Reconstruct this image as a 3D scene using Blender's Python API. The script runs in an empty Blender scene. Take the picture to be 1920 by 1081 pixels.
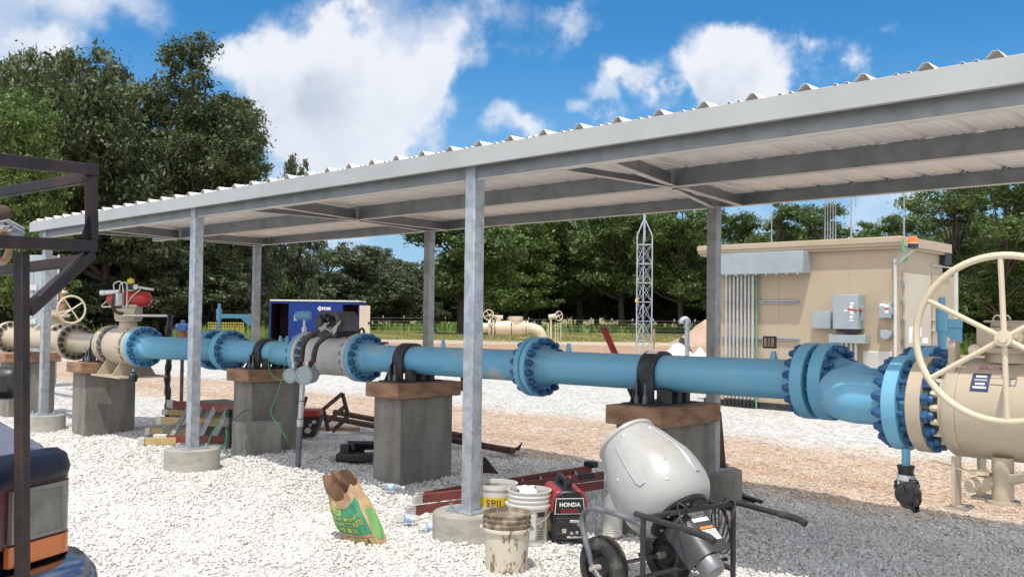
import bpy, math, random
import numpy as np
from mathutils import Vector, Matrix
R = math.radians
random.seed(7)
rng = np.random.default_rng(11)
scene = bpy.context.scene
C = scene.collection

# ------------------------------------------------------------------ camera
F, YAW, PITCH, ROLL, CH = 1743.59, .8012, .0289, -.0119, 1.6072
def cam_axes():
    fw = Vector((-math.cos(YAW), math.sin(YAW), 0)); rt = Vector((math.sin(YAW), math.cos(YAW), 0)); up = Vector((0, 0, 1))
    c, s = math.cos(PITCH), math.sin(PITCH)
    f2 = fw*c + up*s; u2 = up*c - fw*s
    c, s = math.cos(ROLL), math.sin(ROLL)
    return f2, rt*c - u2*s, u2*c + rt*s
FW, RT, UP = cam_axes()
CAM = Vector((0, 0, CH))
cd = bpy.data.cameras.new('camera'); cam = bpy.data.objects.new('camera', cd); C.objects.link(cam)
m = Matrix.Identity(4)
for i in range(3):
    m[i][0] = RT[i]; m[i][1] = UP[i]; m[i][2] = -FW[i]; m[i][3] = CAM[i]
cam.matrix_world = m
cd.sensor_width = 36; cd.lens = F/1920*36; cd.clip_start = .05; cd.clip_end = 5000
scene.camera = cam
FH = Vector((-math.cos(YAW), math.sin(YAW), 0)); RH = Vector((math.sin(YAW), math.cos(YAW), 0))

def at(x, y, X=None, Y=None, Z=None, w=None):
    """a point of the place: the sight line of a spot in the photograph cut at a known distance, height or wall"""
    d = FW + RT*((x-960)/F) - UP*((y-540.5)/F)
    if X is not None: t = X/d.x
    elif Y is not None: t = Y/d.y
    elif Z is not None: t = (Z-CH)/d.z
    else: t = w
    return CAM + d*t
def V(*a): return Vector(a)

# ------------------------------------------------------------------ light
SUN = Vector((.236, -.348, 1)).normalized()
sl = bpy.data.lights.new('sun', 'SUN'); sl.energy = 2.45; sl.angle = R(.53); sl.color = (1, .955, .88)
so = bpy.data.objects.new('sun', sl); C.objects.link(so); so.location = SUN*60
so.rotation_euler = SUN.to_track_quat('Z', 'Y').to_euler()
world = bpy.data.worlds.new('World'); scene.world = world; world.use_nodes = True
nt = world.node_tree; nt.nodes.clear()
def N(nt, typ, **kw):
    n = nt.nodes.new(typ)
    for k, v in kw.items():
        if k.startswith('i_'): n.inputs[k[2:]].default_value = v
        else: setattr(n, k, v)
    return n
def math_(nt, op, a, b=None, clamp=False):
    n = nt.nodes.new('ShaderNodeMath'); n.operation = op; n.use_clamp = clamp
    for i, q in enumerate((a, b)):
        if q is None: continue
        if isinstance(q, (int, float)): n.inputs[i].default_value = q
        else: nt.links.new(q, n.inputs[i])
    return n.outputs[0]
def mrange(nt, v, a, b, c=0., d=1., smooth=True):
    n = nt.nodes.new('ShaderNodeMapRange'); n.interpolation_type = 'SMOOTHSTEP' if smooth else 'LINEAR'
    n.inputs[1].default_value = a; n.inputs[2].default_value = b; n.inputs[3].default_value = c; n.inputs[4].default_value = d
    nt.links.new(v, n.inputs[0]); return n.outputs[0]
def mixc(nt, fac, a, b, typ='MIX'):
    n = nt.nodes.new('ShaderNodeMix'); n.data_type = 'RGBA'; n.blend_type = typ
    for sck, q in ((n.inputs[0], fac), (n.inputs[6], a), (n.inputs[7], b)):
        if isinstance(q, (int, float)): sck.default_value = q
        elif isinstance(q, tuple): sck.default_value = (*q, 1) if len(q) == 3 else q
        else: nt.links.new(q, sck)
    return n.outputs[2]
def noise(nt, vec, scale, detail=4, rough=.55, out=0):
    n = N(nt, 'ShaderNodeTexNoise'); n.inputs['Scale'].default_value = scale; n.inputs['Detail'].default_value = detail; n.inputs['Roughness'].default_value = rough
    if vec is not None: nt.links.new(vec, n.inputs['Vector'])
    return n.outputs[out]

# clouds: soft masses in given directions of the sky, broken up with noise
CLOUDS = [(590,130,120,1),(730,105,125,1),(490,150,95,1),(690,235,125,1),(800,180,75,.9),(560,265,75,.9),(650,75,70,1),(790,275,70,.8),(640,300,75,.9),(830,120,55,.8),(430,110,55,.7),(730,310,60,.8),
    (985,55,62,.62),(1065,45,48,.55),(925,25,45,.6),(900,90,40,.55),(960,230,50,.85),(1005,232,34,.7),
    (1330,105,85,1),(1400,120,90,1),(1480,105,75,.9),(1560,90,60,.75),(1285,165,50,.9),(1330,180,60,.9),(1450,160,60,.9),(1400,60,60,.8),(1560,110,70,.8),(1620,85,40,.5),(1250,140,55,.8),(1240,190,40,.7),(690,310,90,.9),(530,290,70,.8),(480,215,60,.6),(850,60,70,.5),(1100,30,50,.5),
    (1150,170,52,1),(1190,140,34,.9),(1095,195,30,.7),(1515,40,26,.45),(1675,45,22,.4),
    (60,5,120,.8),(200,0,90,.75),(40,115,75,.7),(110,125,55,.7),(340,60,30,.3),(660,455,80,.8),(560,455,60,.7),(1010,430,80,.6),(1640,400,90,.6),(1720,380,60,.6),(1420,430,80,.5),
    (-300,60,200,.9),(-500,250,220,.8),(2200,60,180,.9),(2500,200,200,.9),(2100,350,120,.6),(700,-500,260,.9),(1500,-600,300,.9),(200,-900,320,.9),(1200,-1500,500,.9)]
grp = bpy.data.node_groups.new('cloud_mass', 'ShaderNodeTree')
grp.interface.new_socket('Dir', in_out='INPUT', socket_type='NodeSocketVector')
grp.interface.new_socket('Mass', in_out='OUTPUT', socket_type='NodeSocketFloat')
gi = grp.nodes.new('NodeGroupInput'); go = grp.nodes.new('NodeGroupOutput')
nz1 = N(grp, 'ShaderNodeTexNoise'); nz1.inputs['Scale'].default_value = 7; nz1.inputs['Detail'].default_value = 8; nz1.inputs['Roughness'].default_value = .58
grp.links.new(gi.outputs[0], nz1.inputs['Vector'])
sub = N(grp, 'ShaderNodeVectorMath', operation='SUBTRACT'); sub.inputs[1].default_value = (.5, .5, .5); grp.links.new(nz1.outputs['Color'], sub.inputs[0])
scl = N(grp, 'ShaderNodeVectorMath', operation='SCALE'); scl.inputs['Scale'].default_value = .20; grp.links.new(sub.outputs[0], scl.inputs[0])
add = N(grp, 'ShaderNodeVectorMath', operation='ADD'); grp.links.new(gi.outputs[0], add.inputs[0]); grp.links.new(scl.outputs[0], add.inputs[1])
tot = None
for (cx, cy, cr, cw) in CLOUDS:
    d = (FW + RT*((cx-960)/F) - UP*((cy-540.5)/F)); L = d.length; d.normalize()
    dist = N(grp, 'ShaderNodeVectorMath', operation='DISTANCE'); dist.inputs[1].default_value = d; grp.links.new(add.outputs[0], dist.inputs[0])
    rr = cr/F/L
    v = mrange(grp, dist.outputs['Value'], rr*1.36, rr*.25, 0, cw)
    tot = v if tot is None else math_(grp, 'ADD', tot, v)
nz2 = noise(grp, gi.outputs[0], 13, 8, .6)
tot = math_(grp, 'ADD', tot, math_(grp, 'MULTIPLY', math_(grp, 'SUBTRACT', nz2, .5), math_(grp, 'MINIMUM', math_(grp, 'MULTIPLY', tot, 1.6), .9)))
grp.links.new(tot, go.inputs[0])
tc = N(nt, 'ShaderNodeTexCoord')
sky = N(nt, 'ShaderNodeTexSky', sky_type='NISHITA'); sky.sun_disc = False
sky.sun_elevation = math.asin(SUN.z); sky.sun_rotation = math.atan2(SUN.x, SUN.y); sky.air_density = 1.0; sky.dust_density = .25; sky.ozone_density = 2.0
g1 = N(nt, 'ShaderNodeGroup'); g1.node_tree = grp; nt.links.new(tc.outputs['Generated'], g1.inputs[0])
off = N(nt, 'ShaderNodeVectorMath', operation='ADD'); off.inputs[1].default_value = Vector((0, 0, .045)) + RH*.01; nt.links.new(tc.outputs['Generated'], off.inputs[0])
g2 = N(nt, 'ShaderNodeGroup'); g2.node_tree = grp; nt.links.new(off.outputs[0], g2.inputs[0])
cover = mrange(nt, g1.outputs[0], .06, 1.45)
thick = mrange(nt, math_(nt, 'MULTIPLY', g2.outputs[0], mrange(nt, noise(nt, tc.outputs['Generated'], 9, 6, .6), .3, .7, .55, 1.35, False)), .1, 4.2)
ccol = mixc(nt, thick, (4.6, 4.65, 4.8), (2.7, 2.95, 3.4))
skyc = mixc(nt, 1.0, sky.outputs[0], (.165, .475, .66), 'MULTIPLY')
sp3 = N(nt, 'ShaderNodeSeparateXYZ'); nt.links.new(tc.outputs['Generated'], sp3.inputs[0])
skyc = mixc(nt, mrange(nt, sp3.outputs[2], .30, -.02, 0, .85), skyc, (2.05, 2.75, 3.75))
col = mixc(nt, math_(nt, 'MULTIPLY', cover, .88), skyc, ccol)
# unseen bright broken cloud added behind the camera and overhead as neutral fill light
dt = N(nt, 'ShaderNodeVectorMath', operation='DOT_PRODUCT'); dt.inputs[1].default_value = Vector((FH.x, FH.y, -.75)).normalized(); nt.links.new(tc.outputs['Generated'], dt.inputs[0])
fill_bank = math_(nt, 'MULTIPLY', mrange(nt, dt.outputs['Value'], .10, -.25), mrange(nt, noise(nt, tc.outputs['Generated'], 3.2, 6, .6), .36, .56))
col = mixc(nt, math_(nt, 'MULTIPLY', fill_bank, .95), col, (9.0, 8.8, 8.5))
bg = N(nt, 'ShaderNodeBackground'); bg.inputs['Strength'].default_value = .13
nt.links.new(col, bg.inputs['Color'])
wo = N(nt, 'ShaderNodeOutputWorld'); nt.links.new(bg.outputs[0], wo.inputs[0])
scene.view_settings.view_transform = 'Standard'; scene.view_settings.look = 'None'
scene.view_settings.exposure = 0.7; scene.view_settings.gamma = 1; scene.view_settings.use_curve_mapping = False
scene.cycles.max_bounces = 10; scene.cycles.diffuse_bounces = 6; scene.cycles.transparent_max_bounces = 8

# ------------------------------------------------------------------ materials
MATS = {}
def M(name, col, rough=.55, metal=0., col2=None, vs=3., lo=.35, hi=.7, bump=0., bs=40., spec=.5, stretch=None, detail=5, fine=.0, coat=0.):
    """plain procedural surface: two colours mixed by noise (real stains, dust, wear), fine grain and bump"""
    if name in MATS: return MATS[name]
    m = bpy.data.materials.new(name); m.use_nodes = True; t = m.node_tree
    b = t.nodes['Principled BSDF']; b.inputs['Roughness'].default_value = rough; b.inputs['Metallic'].default_value = metal
    b.inputs['Specular IOR Level'].default_value = spec
    if coat: b.inputs['Coat Weight'].default_value = coat; b.inputs['Coat Roughness'].default_value = .08
    tc = N(t, 'ShaderNodeTexCoord'); vec = tc.outputs['Object']
    if stretch:
        mp = N(t, 'ShaderNodeMapping'); mp.inputs['Scale'].default_value = stretch; t.links.new(vec, mp.inputs[0]); v2 = mp.outputs[0]
    else: v2 = vec
    c = None
    if col2 is None: col2 = tuple(x*.82 for x in col)
    f = mrange(t, noise(t, v2, vs, detail, .6), lo, hi)
    c = mixc(t, f, col, col2)
    if fine:
        g = mrange(t, noise(t, vec, 90, 3, .7), .3, .7, 1-fine, 1+fine, False)
        cc = N(t, 'ShaderNodeCombineColor'); [t.links.new(g, cc.inputs[i]) for i in range(3)]
        c = mixc(t, 1., c, cc.outputs[0], 'MULTIPLY')
    t.links.new(c, b.inputs['Base Color'])
    rr = mrange(t, noise(t, vec, vs*2.3, 4), .3, .7, max(0, rough-.08), min(1, rough+.1), False); t.links.new(rr, b.inputs['Roughness'])
    if bump:
        bp = N(t, 'ShaderNodeBump'); bp.inputs['Strength'].default_value = bump; bp.inputs['Distance'].default_value = .01
        t.links.new(noise(t, v2 if stretch else vec, bs, 5, .65), bp.inputs['Height']); t.links.new(bp.outputs[0], b.inputs['Normal'])
    MATS[name] = m; return m
M('blue_paint', (.125,.375,.56), .36, 0, (.16,.40,.56), 2.2, .4, .75, .12, 30, fine=.03)
M('blue_dusty', (.10,.34,.53), .42, 0, (.40,.42,.42), 1.6, .5, .72, .12, 30, stretch=(1.2,1,3))
M('chrome_dull', (.25,.25,.26), .4, .6); M('bolt_blue', (.012,.065,.165), .38, 0, (.02,.11,.25), 20, bump=.1)
M('beige_paint', (.46,.385,.285), .38, 0, (.40,.33,.24), 2.5, .45, .75, .08, 30, fine=.03)
M('cream_paint', (.60,.52,.385), .4, 0, (.52,.44,.315), 2)
M('grey_meter', (.50,.49,.48), .42, 0, (.37,.36,.345), 3, .45, .75, .06)
M('black_steel', (.020,.021,.025), .55, .1, (.05,.05,.052), 7, .45, .7, .25, 40)
M('grey_steel', (.11,.12,.14), .5, .3, (.2,.21,.22), 8, .4, .7, .2)
M('rubber', (.022,.022,.022), .8, 0, (.13,.12,.10), 9, .45, .75, bump=.2)
M('black_plastic', (.014,.014,.016), .38, 0, (.03,.03,.032), 8)
M('galvanised', (.46,.49,.53), .42, .55, (.34,.37,.41), 14, .42, .6, .05, 60, fine=.06)
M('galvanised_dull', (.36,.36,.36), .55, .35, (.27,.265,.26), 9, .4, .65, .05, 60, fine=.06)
M('roof_sheet', (.90,.83,.78), .45, .0, (.82,.755,.71), 2, .4, .7, .02, 20)
M('trim_white', (.43,.44,.435), .45, .15, (.385,.395,.39), 1.5, fine=.02)
M('bounce_lit_lip', (.66,.62,.57), .5, .1, (.56,.53,.49), 4); M('purlin_grey', (.27,.285,.29), .45, .5, (.20,.215,.22), 5, fine=.05)  # lips paler than the webs: ground bounce painted into the steel colour
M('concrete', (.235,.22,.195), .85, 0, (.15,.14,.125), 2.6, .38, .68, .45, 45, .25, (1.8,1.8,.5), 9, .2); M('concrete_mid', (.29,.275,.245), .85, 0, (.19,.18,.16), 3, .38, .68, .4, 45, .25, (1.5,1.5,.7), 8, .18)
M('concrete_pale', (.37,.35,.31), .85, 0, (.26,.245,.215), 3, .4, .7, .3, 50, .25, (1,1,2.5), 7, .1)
M('form_wood', (.32,.185,.112), .75, 0, (.17,.10,.066), 5, .38, .7, .3, 30, .3, (1,1,3), 7, .15)
M('rust', (.105,.052,.033), .75, .1, (.05,.03,.024), 7, .35, .65, .35, 40)
M('dark_rust', (.050,.026,.021), .6, .15, (.015,.014,.017), 3.5, .35, .62, .2, 40)
M('tan_panel', (.43,.345,.245), .6, 0, (.40,.32,.225), 1.6, .4, .7, .08, 60, fine=.03)
M('tan_trim', (.44,.35,.25), .55, 0, (.40,.315,.22), 2)
M('box_grey', (.33,.385,.41), .45, .1, (.29,.34,.365), 3)
M('white_paint', (.56,.56,.55), .5, 0, (.48,.48,.46), 4)
M('door_tan', (.52,.46,.37), .55, 0, (.48,.42,.33), 2)
M('conduit', (.55,.56,.56), .4, .5, (.44,.45,.45), 9)
M('green_wire', (.06,.42,.16), .45); M('green_dull', (.13,.32,.20), .5)
M('orange_glass', (.95,.18,.02), .2); M('amber', (.62,.17,.035), .22, 0, (.52,.13,.025), 3, coat=.5)
M('yellow', (.75,.52,.03), .45); M('fibre_yellow', (.55,.40,.17), .55, 0, (.40,.28,.12), 6)
M('fibre_red', (.215,.052,.04), .55, 0, (.15,.036,.03), 5, bump=.1); M('red_paint', (.33,.032,.028), .42, 0, (.24,.025,.022), 4)
M('actuator_red', (.46,.03,.02), .32, 0, (.36,.026,.018), 3)
M('alu', (.62,.62,.61), .38, .6, (.5,.5,.49), 8); M('white_plastic', (.62,.61,.57), .45, 0, (.47,.44,.37), 3, .5, .75)
M('dirty_bucket', (.58,.52,.42), .6, 0, (.20,.155,.10), 26, .53, .62, .15, 30, stretch=(1,1,.4), detail=6); M('bucket_rim', (.40,.34,.26), .65, 0, (.17,.125,.08), 18, .36, .58, .2, 30, stretch=(1,1,.6), detail=6)
M('bucket_mud', (.30,.26,.20), .8, 0, (.5,.45,.37), 12, .4, .65, .4, 30)
M('drum', (.37,.372,.368), .3, 0, (.30,.295,.265), 2.6, .48, .75, .06, 14, fine=.02, coat=.15)
M('paper', (.48,.315,.19), .8, 0, (.38,.24,.14), 6, .4, .7, .3, 25); M('paper_in', (.24,.14,.085), .9)
M('bag_green', (.035,.22,.12), .6, 0, (.05,.27,.15), 9); M('bag_yellow', (.62,.50,.05), .6); M('bag_lime', (.16,.40,.12), .6)
M('ink', (.02,.02,.02), .6); M('label_white', (.82,.82,.80), .5); M('label_red', (.62,.05,.03), .5); M('label_pink', (.60,.36,.42), .5); M('label_blue', (.03,.045,.11), .4); M('pink_ink', (.33,.10,.20), .5)
M('orange_label', (.8,.27,.06), .5)
M('trailer_blue', (.005,.03,.19), .45, 0, (.004,.024,.155), 1.5, spec=.25); M('interior_dark', (.045,.022,.014), .8); M('trailer_black', (.012,.012,.014), .5)
M('truck_navy', (.006,.009,.018), .38, 0, (.012,.016,.028), 3, spec=.3); M('motor_dark', (.055,.058,.064), .42, .3, (.085,.088,.095), 5); M('truck_hood', (.19,.19,.24), .3, .3, (.15,.15,.2), 3, coat=.4)
M('truck_maroon', (.10,.02,.03), .3, .1, coat=.4)
M('chrome', (.44,.45,.47), .2, 1., (.34,.35,.37), 4); M('glass_dark', (.02,.025,.03), .08)
M('lens', (.21,.21,.18), .2, 0, (.16,.16,.135), 9, coat=.5); M('lens_in', (.23,.23,.20), .3, .3, (.15,.15,.13), 8)
M('bark', (.07,.055,.042), .9, 0, (.035,.028,.022), 6, bump=.6, bs=12, stretch=(2,2,.5))
M('timber', (.36,.24,.15), .8, 0, (.25,.16,.10), 5, stretch=(1,1,4)); M('tarp_white', (.72,.69,.68), .6, 0, (.6,.56,.56), 3); M('tarp_dark', (.06,.065,.075), .5)
M('cloth', (.70,.74,.78), .8); M('cabinet_grey', (.36,.40,.43), .5, .1, (.30,.34,.37), 1.5)
M('netting', (.42,.33,.05), .7); M('soil', (.42,.30,.23), .95, 0, (.34,.235,.17), 1.2, bump=.6, bs=4, detail=8)
M('tape_grey', (.40,.40,.41), .5)
M('antenna', (.34,.35,.37), .45, .3)
M('hose', (.020,.015,.012), .6, 0, (.07,.05,.038), 20, bump=.3)
mt = bpy.data.materials.new('clear_plastic'); mt.use_nodes = True
b = mt.node_tree.nodes['Principled BSDF']; b.inputs['Base Color'].default_value = (.93, .95, .96, 1); b.inputs['Transmission Weight'].default_value = .85; b.inputs['Roughness'].default_value = .12; b.inputs['IOR'].default_value = 1.15
MATS['clear_plastic'] = mt

def weather(name, dust=(.36,.37,.36), amount=.5):
    """settled dust on top surfaces, chalky streaks and small rust chips over a paint"""
    t = MATS[name].node_tree; b = t.nodes['Principled BSDF']; c0 = b.inputs['Base Color'].links[0].from_socket
    geo = N(t, 'ShaderNodeNewGeometry'); sp = N(t, 'ShaderNodeSeparateXYZ'); t.links.new(geo.outputs['Normal'], sp.inputs[0]); pos = geo.outputs['Position']
    up = mrange(t, sp.outputs[2], .35, 1.0); n1 = mrange(t, noise(t, pos, 4.5, 7, .65), .38, .72)
    d = math_(t, 'MULTIPLY', math_(t, 'ADD', math_(t, 'MULTIPLY', up, .55), .18), math_(t, 'MULTIPLY', n1, amount))
    c = mixc(t, d, c0, dust)
    mp = N(t, 'ShaderNodeMapping'); mp.inputs['Scale'].default_value = (22, 22, 3); t.links.new(pos, mp.inputs[0])
    c = mixc(t, math_(t, 'MULTIPLY', mrange(t, noise(t, mp.outputs[0], 1, 5, .6), .58, .78), .22*amount/.5), c, (.30,.40,.46))
    chip = math_(t, 'MULTIPLY', mrange(t, noise(t, pos, 55, 3, .6), .70, .74), mrange(t, noise(t, pos, 3, 3), .5, .62))
    c = mixc(t, math_(t, 'MULTIPLY', chip, .8), c, (.11,.06,.04))
    t.links.new(c, b.inputs['Base Color'])
weather('blue_paint'); weather('blue_dusty', amount=.9); weather('beige_paint', (.36,.32,.26), .5); weather('drum', (.36,.33,.275), .6); weather('grey_meter', (.30,.29,.27), .5)
weather('tan_panel', (.34,.29,.22), .35); weather('trim_white', (.30,.30,.29), .5)

# ------------------------------------------------------------------ mesh helpers
OFF = {}
def basis(axis):
    a = Vector(axis).normalized(); h = Vector((0, 0, 1)) if abs(a.z) < .9 else Vector((1, 0, 0))
    u = h.cross(a).normalized(); return a, u, a.cross(u)
def spline(pts, n=8):
    pts = [Vector(p) for p in pts]; out = []
    P = [pts[0]*2-pts[1]] + pts + [pts[-1]*2-pts[-2]]
    for i in range(1, len(P)-2):
        for k in range(n):
            t = k/n; a, b, c, d = P[i-1], P[i], P[i+1], P[i+2]
            out.append(.5*((2*b) + (c-a)*t + (2*a-5*b+4*c-d)*t*t + (3*b-a-3*c+d)*t**3))
    out.append(pts[-1]); return out
class MB:
    def __init__(s): s.v = []; s.f = []; s.xf = None
    def add(s, vs, fs):
        n = len(s.v)
        s.v += [(s.xf @ Vector(q)) if s.xf else Vector(q) for q in vs]
        s.f += [[i+n for i in q] for q in fs]; return s
    def box(s, c, d, rot=None, taper=1.):
        c = Vector(c); x, y, z = d[0]/2, d[1]/2, d[2]/2
        vs = [Vector((sx*x*(taper if sz > 0 else 1), sy*y*(taper if sz > 0 else 1), sz*z)) for sz in (-1, 1) for sy in (-1, 1) for sx in (-1, 1)]
        vs = [c + (rot @ q if rot else q) for q in vs]
        return s.add(vs, [(0,2,3,1),(4,5,7,6),(0,1,5,4),(2,6,7,3),(0,4,6,2),(1,3,7,5)])
    def span(s, a, b):
        a, b = Vector(a), Vector(b); return s.box((a+b)/2, [abs(q) for q in (b-a)])
    def bar(s, p0, p1, w, h, up=(0,0,1)):
        p0, p1 = Vector(p0), Vector(p1); a = (p1-p0).normalized(); u = Vector(up); u = (u - a*u.dot(a)).normalized(); q = a.cross(u)
        return s.box((p0+p1)/2, ((p1-p0).length, w, h), Matrix((a, q, u)).transposed())
    def ring(s, c, u, w, r, n): return [c + (u*math.cos(2*math.pi*i/n) + w*math.sin(2*math.pi*i/n))*r for i in range(n)]
    def lathe(s, prof, o, axis, n=32, caps=True):
        a, u, w = basis(axis); o = Vector(o); vs = []; fs = []
        for t, r in prof: vs += s.ring(o + a*t, u, w, max(r, 1e-4), n)
        for k in range(len(prof)-1):
            for i in range(n): fs.append((k*n+i, k*n+(i+1) % n, (k+1)*n+(i+1) % n, (k+1)*n+i))
        if caps:
            if prof[0][1] > 1e-3: fs.append(list(range(n))[::-1])
            if prof[-1][1] > 1e-3: fs.append([(len(prof)-1)*n+i for i in range(n)])
        return s.add(vs, fs)
    def cyl(s, p0, p1, r, r1=None, n=16, caps=True):
        p0, p1 = Vector(p0), Vector(p1); L = (p1-p0).length
        return s.lathe([(0, r), (L, r if r1 is None else r1)], p0, p1-p0, n, caps)
    def tube(s, pts, r, n=8):
        pts = [Vector(p) for p in pts]; vs = []; fs = []; u = None
        for i, p in enumerate(pts):
            d = (pts[min(i+1, len(pts)-1)] - pts[max(i-1, 0)]).normalized()
            if u is None: _, u, w = basis(d)
            else: u = (u - d*u.dot(d)).normalized()
            w = d.cross(u); rr = r[i] if isinstance(r, (list, tuple)) else r
            vs += s.ring(p, u, w, rr, n)
        for k in range(len(pts)-1):
            for i in range(n): fs.append((k*n+i, k*n+(i+1) % n, (k+1)*n+(i+1) % n, (k+1)*n+i))
        fs.append(list(range(n))[::-1]); fs.append([(len(pts)-1)*n+i for i in range(n)])
        return s.add(vs, fs)
    def torus(s, c, axis, Rr, r, n=40, m=10, a0=0, a1=2*math.pi):
        a, u, w = basis(axis); c = Vector(c); full = abs(a1-a0-2*math.pi) < 1e-6; vs = []; fs = []
        k = n if full else n+1
        for i in range(k):
            t = a0+(a1-a0)*i/n; e = u*math.cos(t)+w*math.sin(t)
            for j in range(m):
                q = 2*math.pi*j/m; vs.append(c + e*(Rr+r*math.cos(q)) + a*(r*math.sin(q)))
        for i in range(n):
            for j in range(m): fs.append((i*m+j, ((i+1) % k)*m+j, ((i+1) % k)*m+(j+1) % m, i*m+(j+1) % m))
        return s.add(vs, fs)
    def prism(s, out, ext):
        out = [Vector(q) for q in out]; e = Vector(ext); n = len(out)
        return s.add(out + [q+e for q in out], [list(range(n))[::-1], list(range(n, 2*n))] + [(i, (i+1) % n, (i+1) % n+n, i+n) for i in range(n)])
    def build(s, name, mat, parent=None, bev=0, ang=35, flat=False):
        me = bpy.data.meshes.new(name); o = OFF.get(parent, Vector((0,0,0)))
        me.from_pydata([tuple(q-o) for q in s.v], [], s.f); me.validate()
        if flat is False:
            me.shade_smooth(); me.set_sharp_from_angle(angle=R(ang))
        me.materials.append(MATS[mat] if isinstance(mat, str) else mat)
        ob = bpy.data.objects.new(name, me); C.objects.link(ob)
        if parent: ob.parent = parent; OFF[ob] = o
        if bev:
            md = ob.modifiers.new('bevel', 'BEVEL'); md.width = bev; md.segments = 2; md.limit_method = 'ANGLE'; md.angle_limit = R(40)
        return ob
def thing(name, label, cat, loc=(0,0,0), group=None):
    o = bpy.data.objects.new(name, None); C.objects.link(o); o.location = loc; o.empty_display_size = .1
    OFF[o] = Vector(loc); tag(o, label, cat, group); return o
def tag(o, label=None, cat=None, group=None, kind=None):
    if label: o['label'] = label
    if cat: o['category'] = cat
    if group: o['group'] = group
    if kind: o['kind'] = kind
    return o
def solo(mb, name, mat, label, cat, group=None, **kw):
    """a thing that is one mesh, its origin at its base"""
    lo = Vector([sum(q[i] for q in mb.v)/len(mb.v) for i in range(2)] + [min(q.z for q in mb.v)])
    mb.v = [q-lo for q in mb.v]; o = mb.build(name, mat, **kw); o.location = lo; return tag(o, label, cat, group)
def inst(src, name, loc, parent, rot=None):
    o = bpy.data.objects.new(name, src); C.objects.link(o); o.parent = parent; o.location = Vector(loc) - OFF.get(parent, Vector((0,0,0)))
    if rot: o.rotation_euler = rot
    return o
def copy_tree(src, parent=None):
    c = src.copy(); C.objects.link(c); c.parent = parent
    for ch in src.children: copy_tree(ch, c)
    return c
def text(s, name, mat, org, ex, ey, size, parent=None, th=.001, mapf=None, bold=0):
    cu = bpy.data.curves.new('t', 'FONT'); cu.body = s; cu.size = size; cu.extrude = th; cu.align_x = 'CENTER'; cu.offset = bold; cu.resolution_u = 2
    ob = bpy.data.objects.new('t', cu); C.objects.link(ob); dg = bpy.context.evaluated_depsgraph_get(); dg.update()
    me = bpy.data.meshes.new_from_object(ob.evaluated_get(dg)); bpy.data.objects.remove(ob)
    ex, ey = Vector(ex).normalized(), Vector(ey).normalized(); ez = ex.cross(ey); mb = MB()
    vs = [(mapf(q.co) if mapf else Vector(org) + ex*q.co.x + ey*q.co.y + ez*q.co.z) for q in me.vertices]
    mb.add(vs, [list(p.vertices) for p in me.polygons]); return mb.build(name, mat, parent, flat=True)

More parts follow.
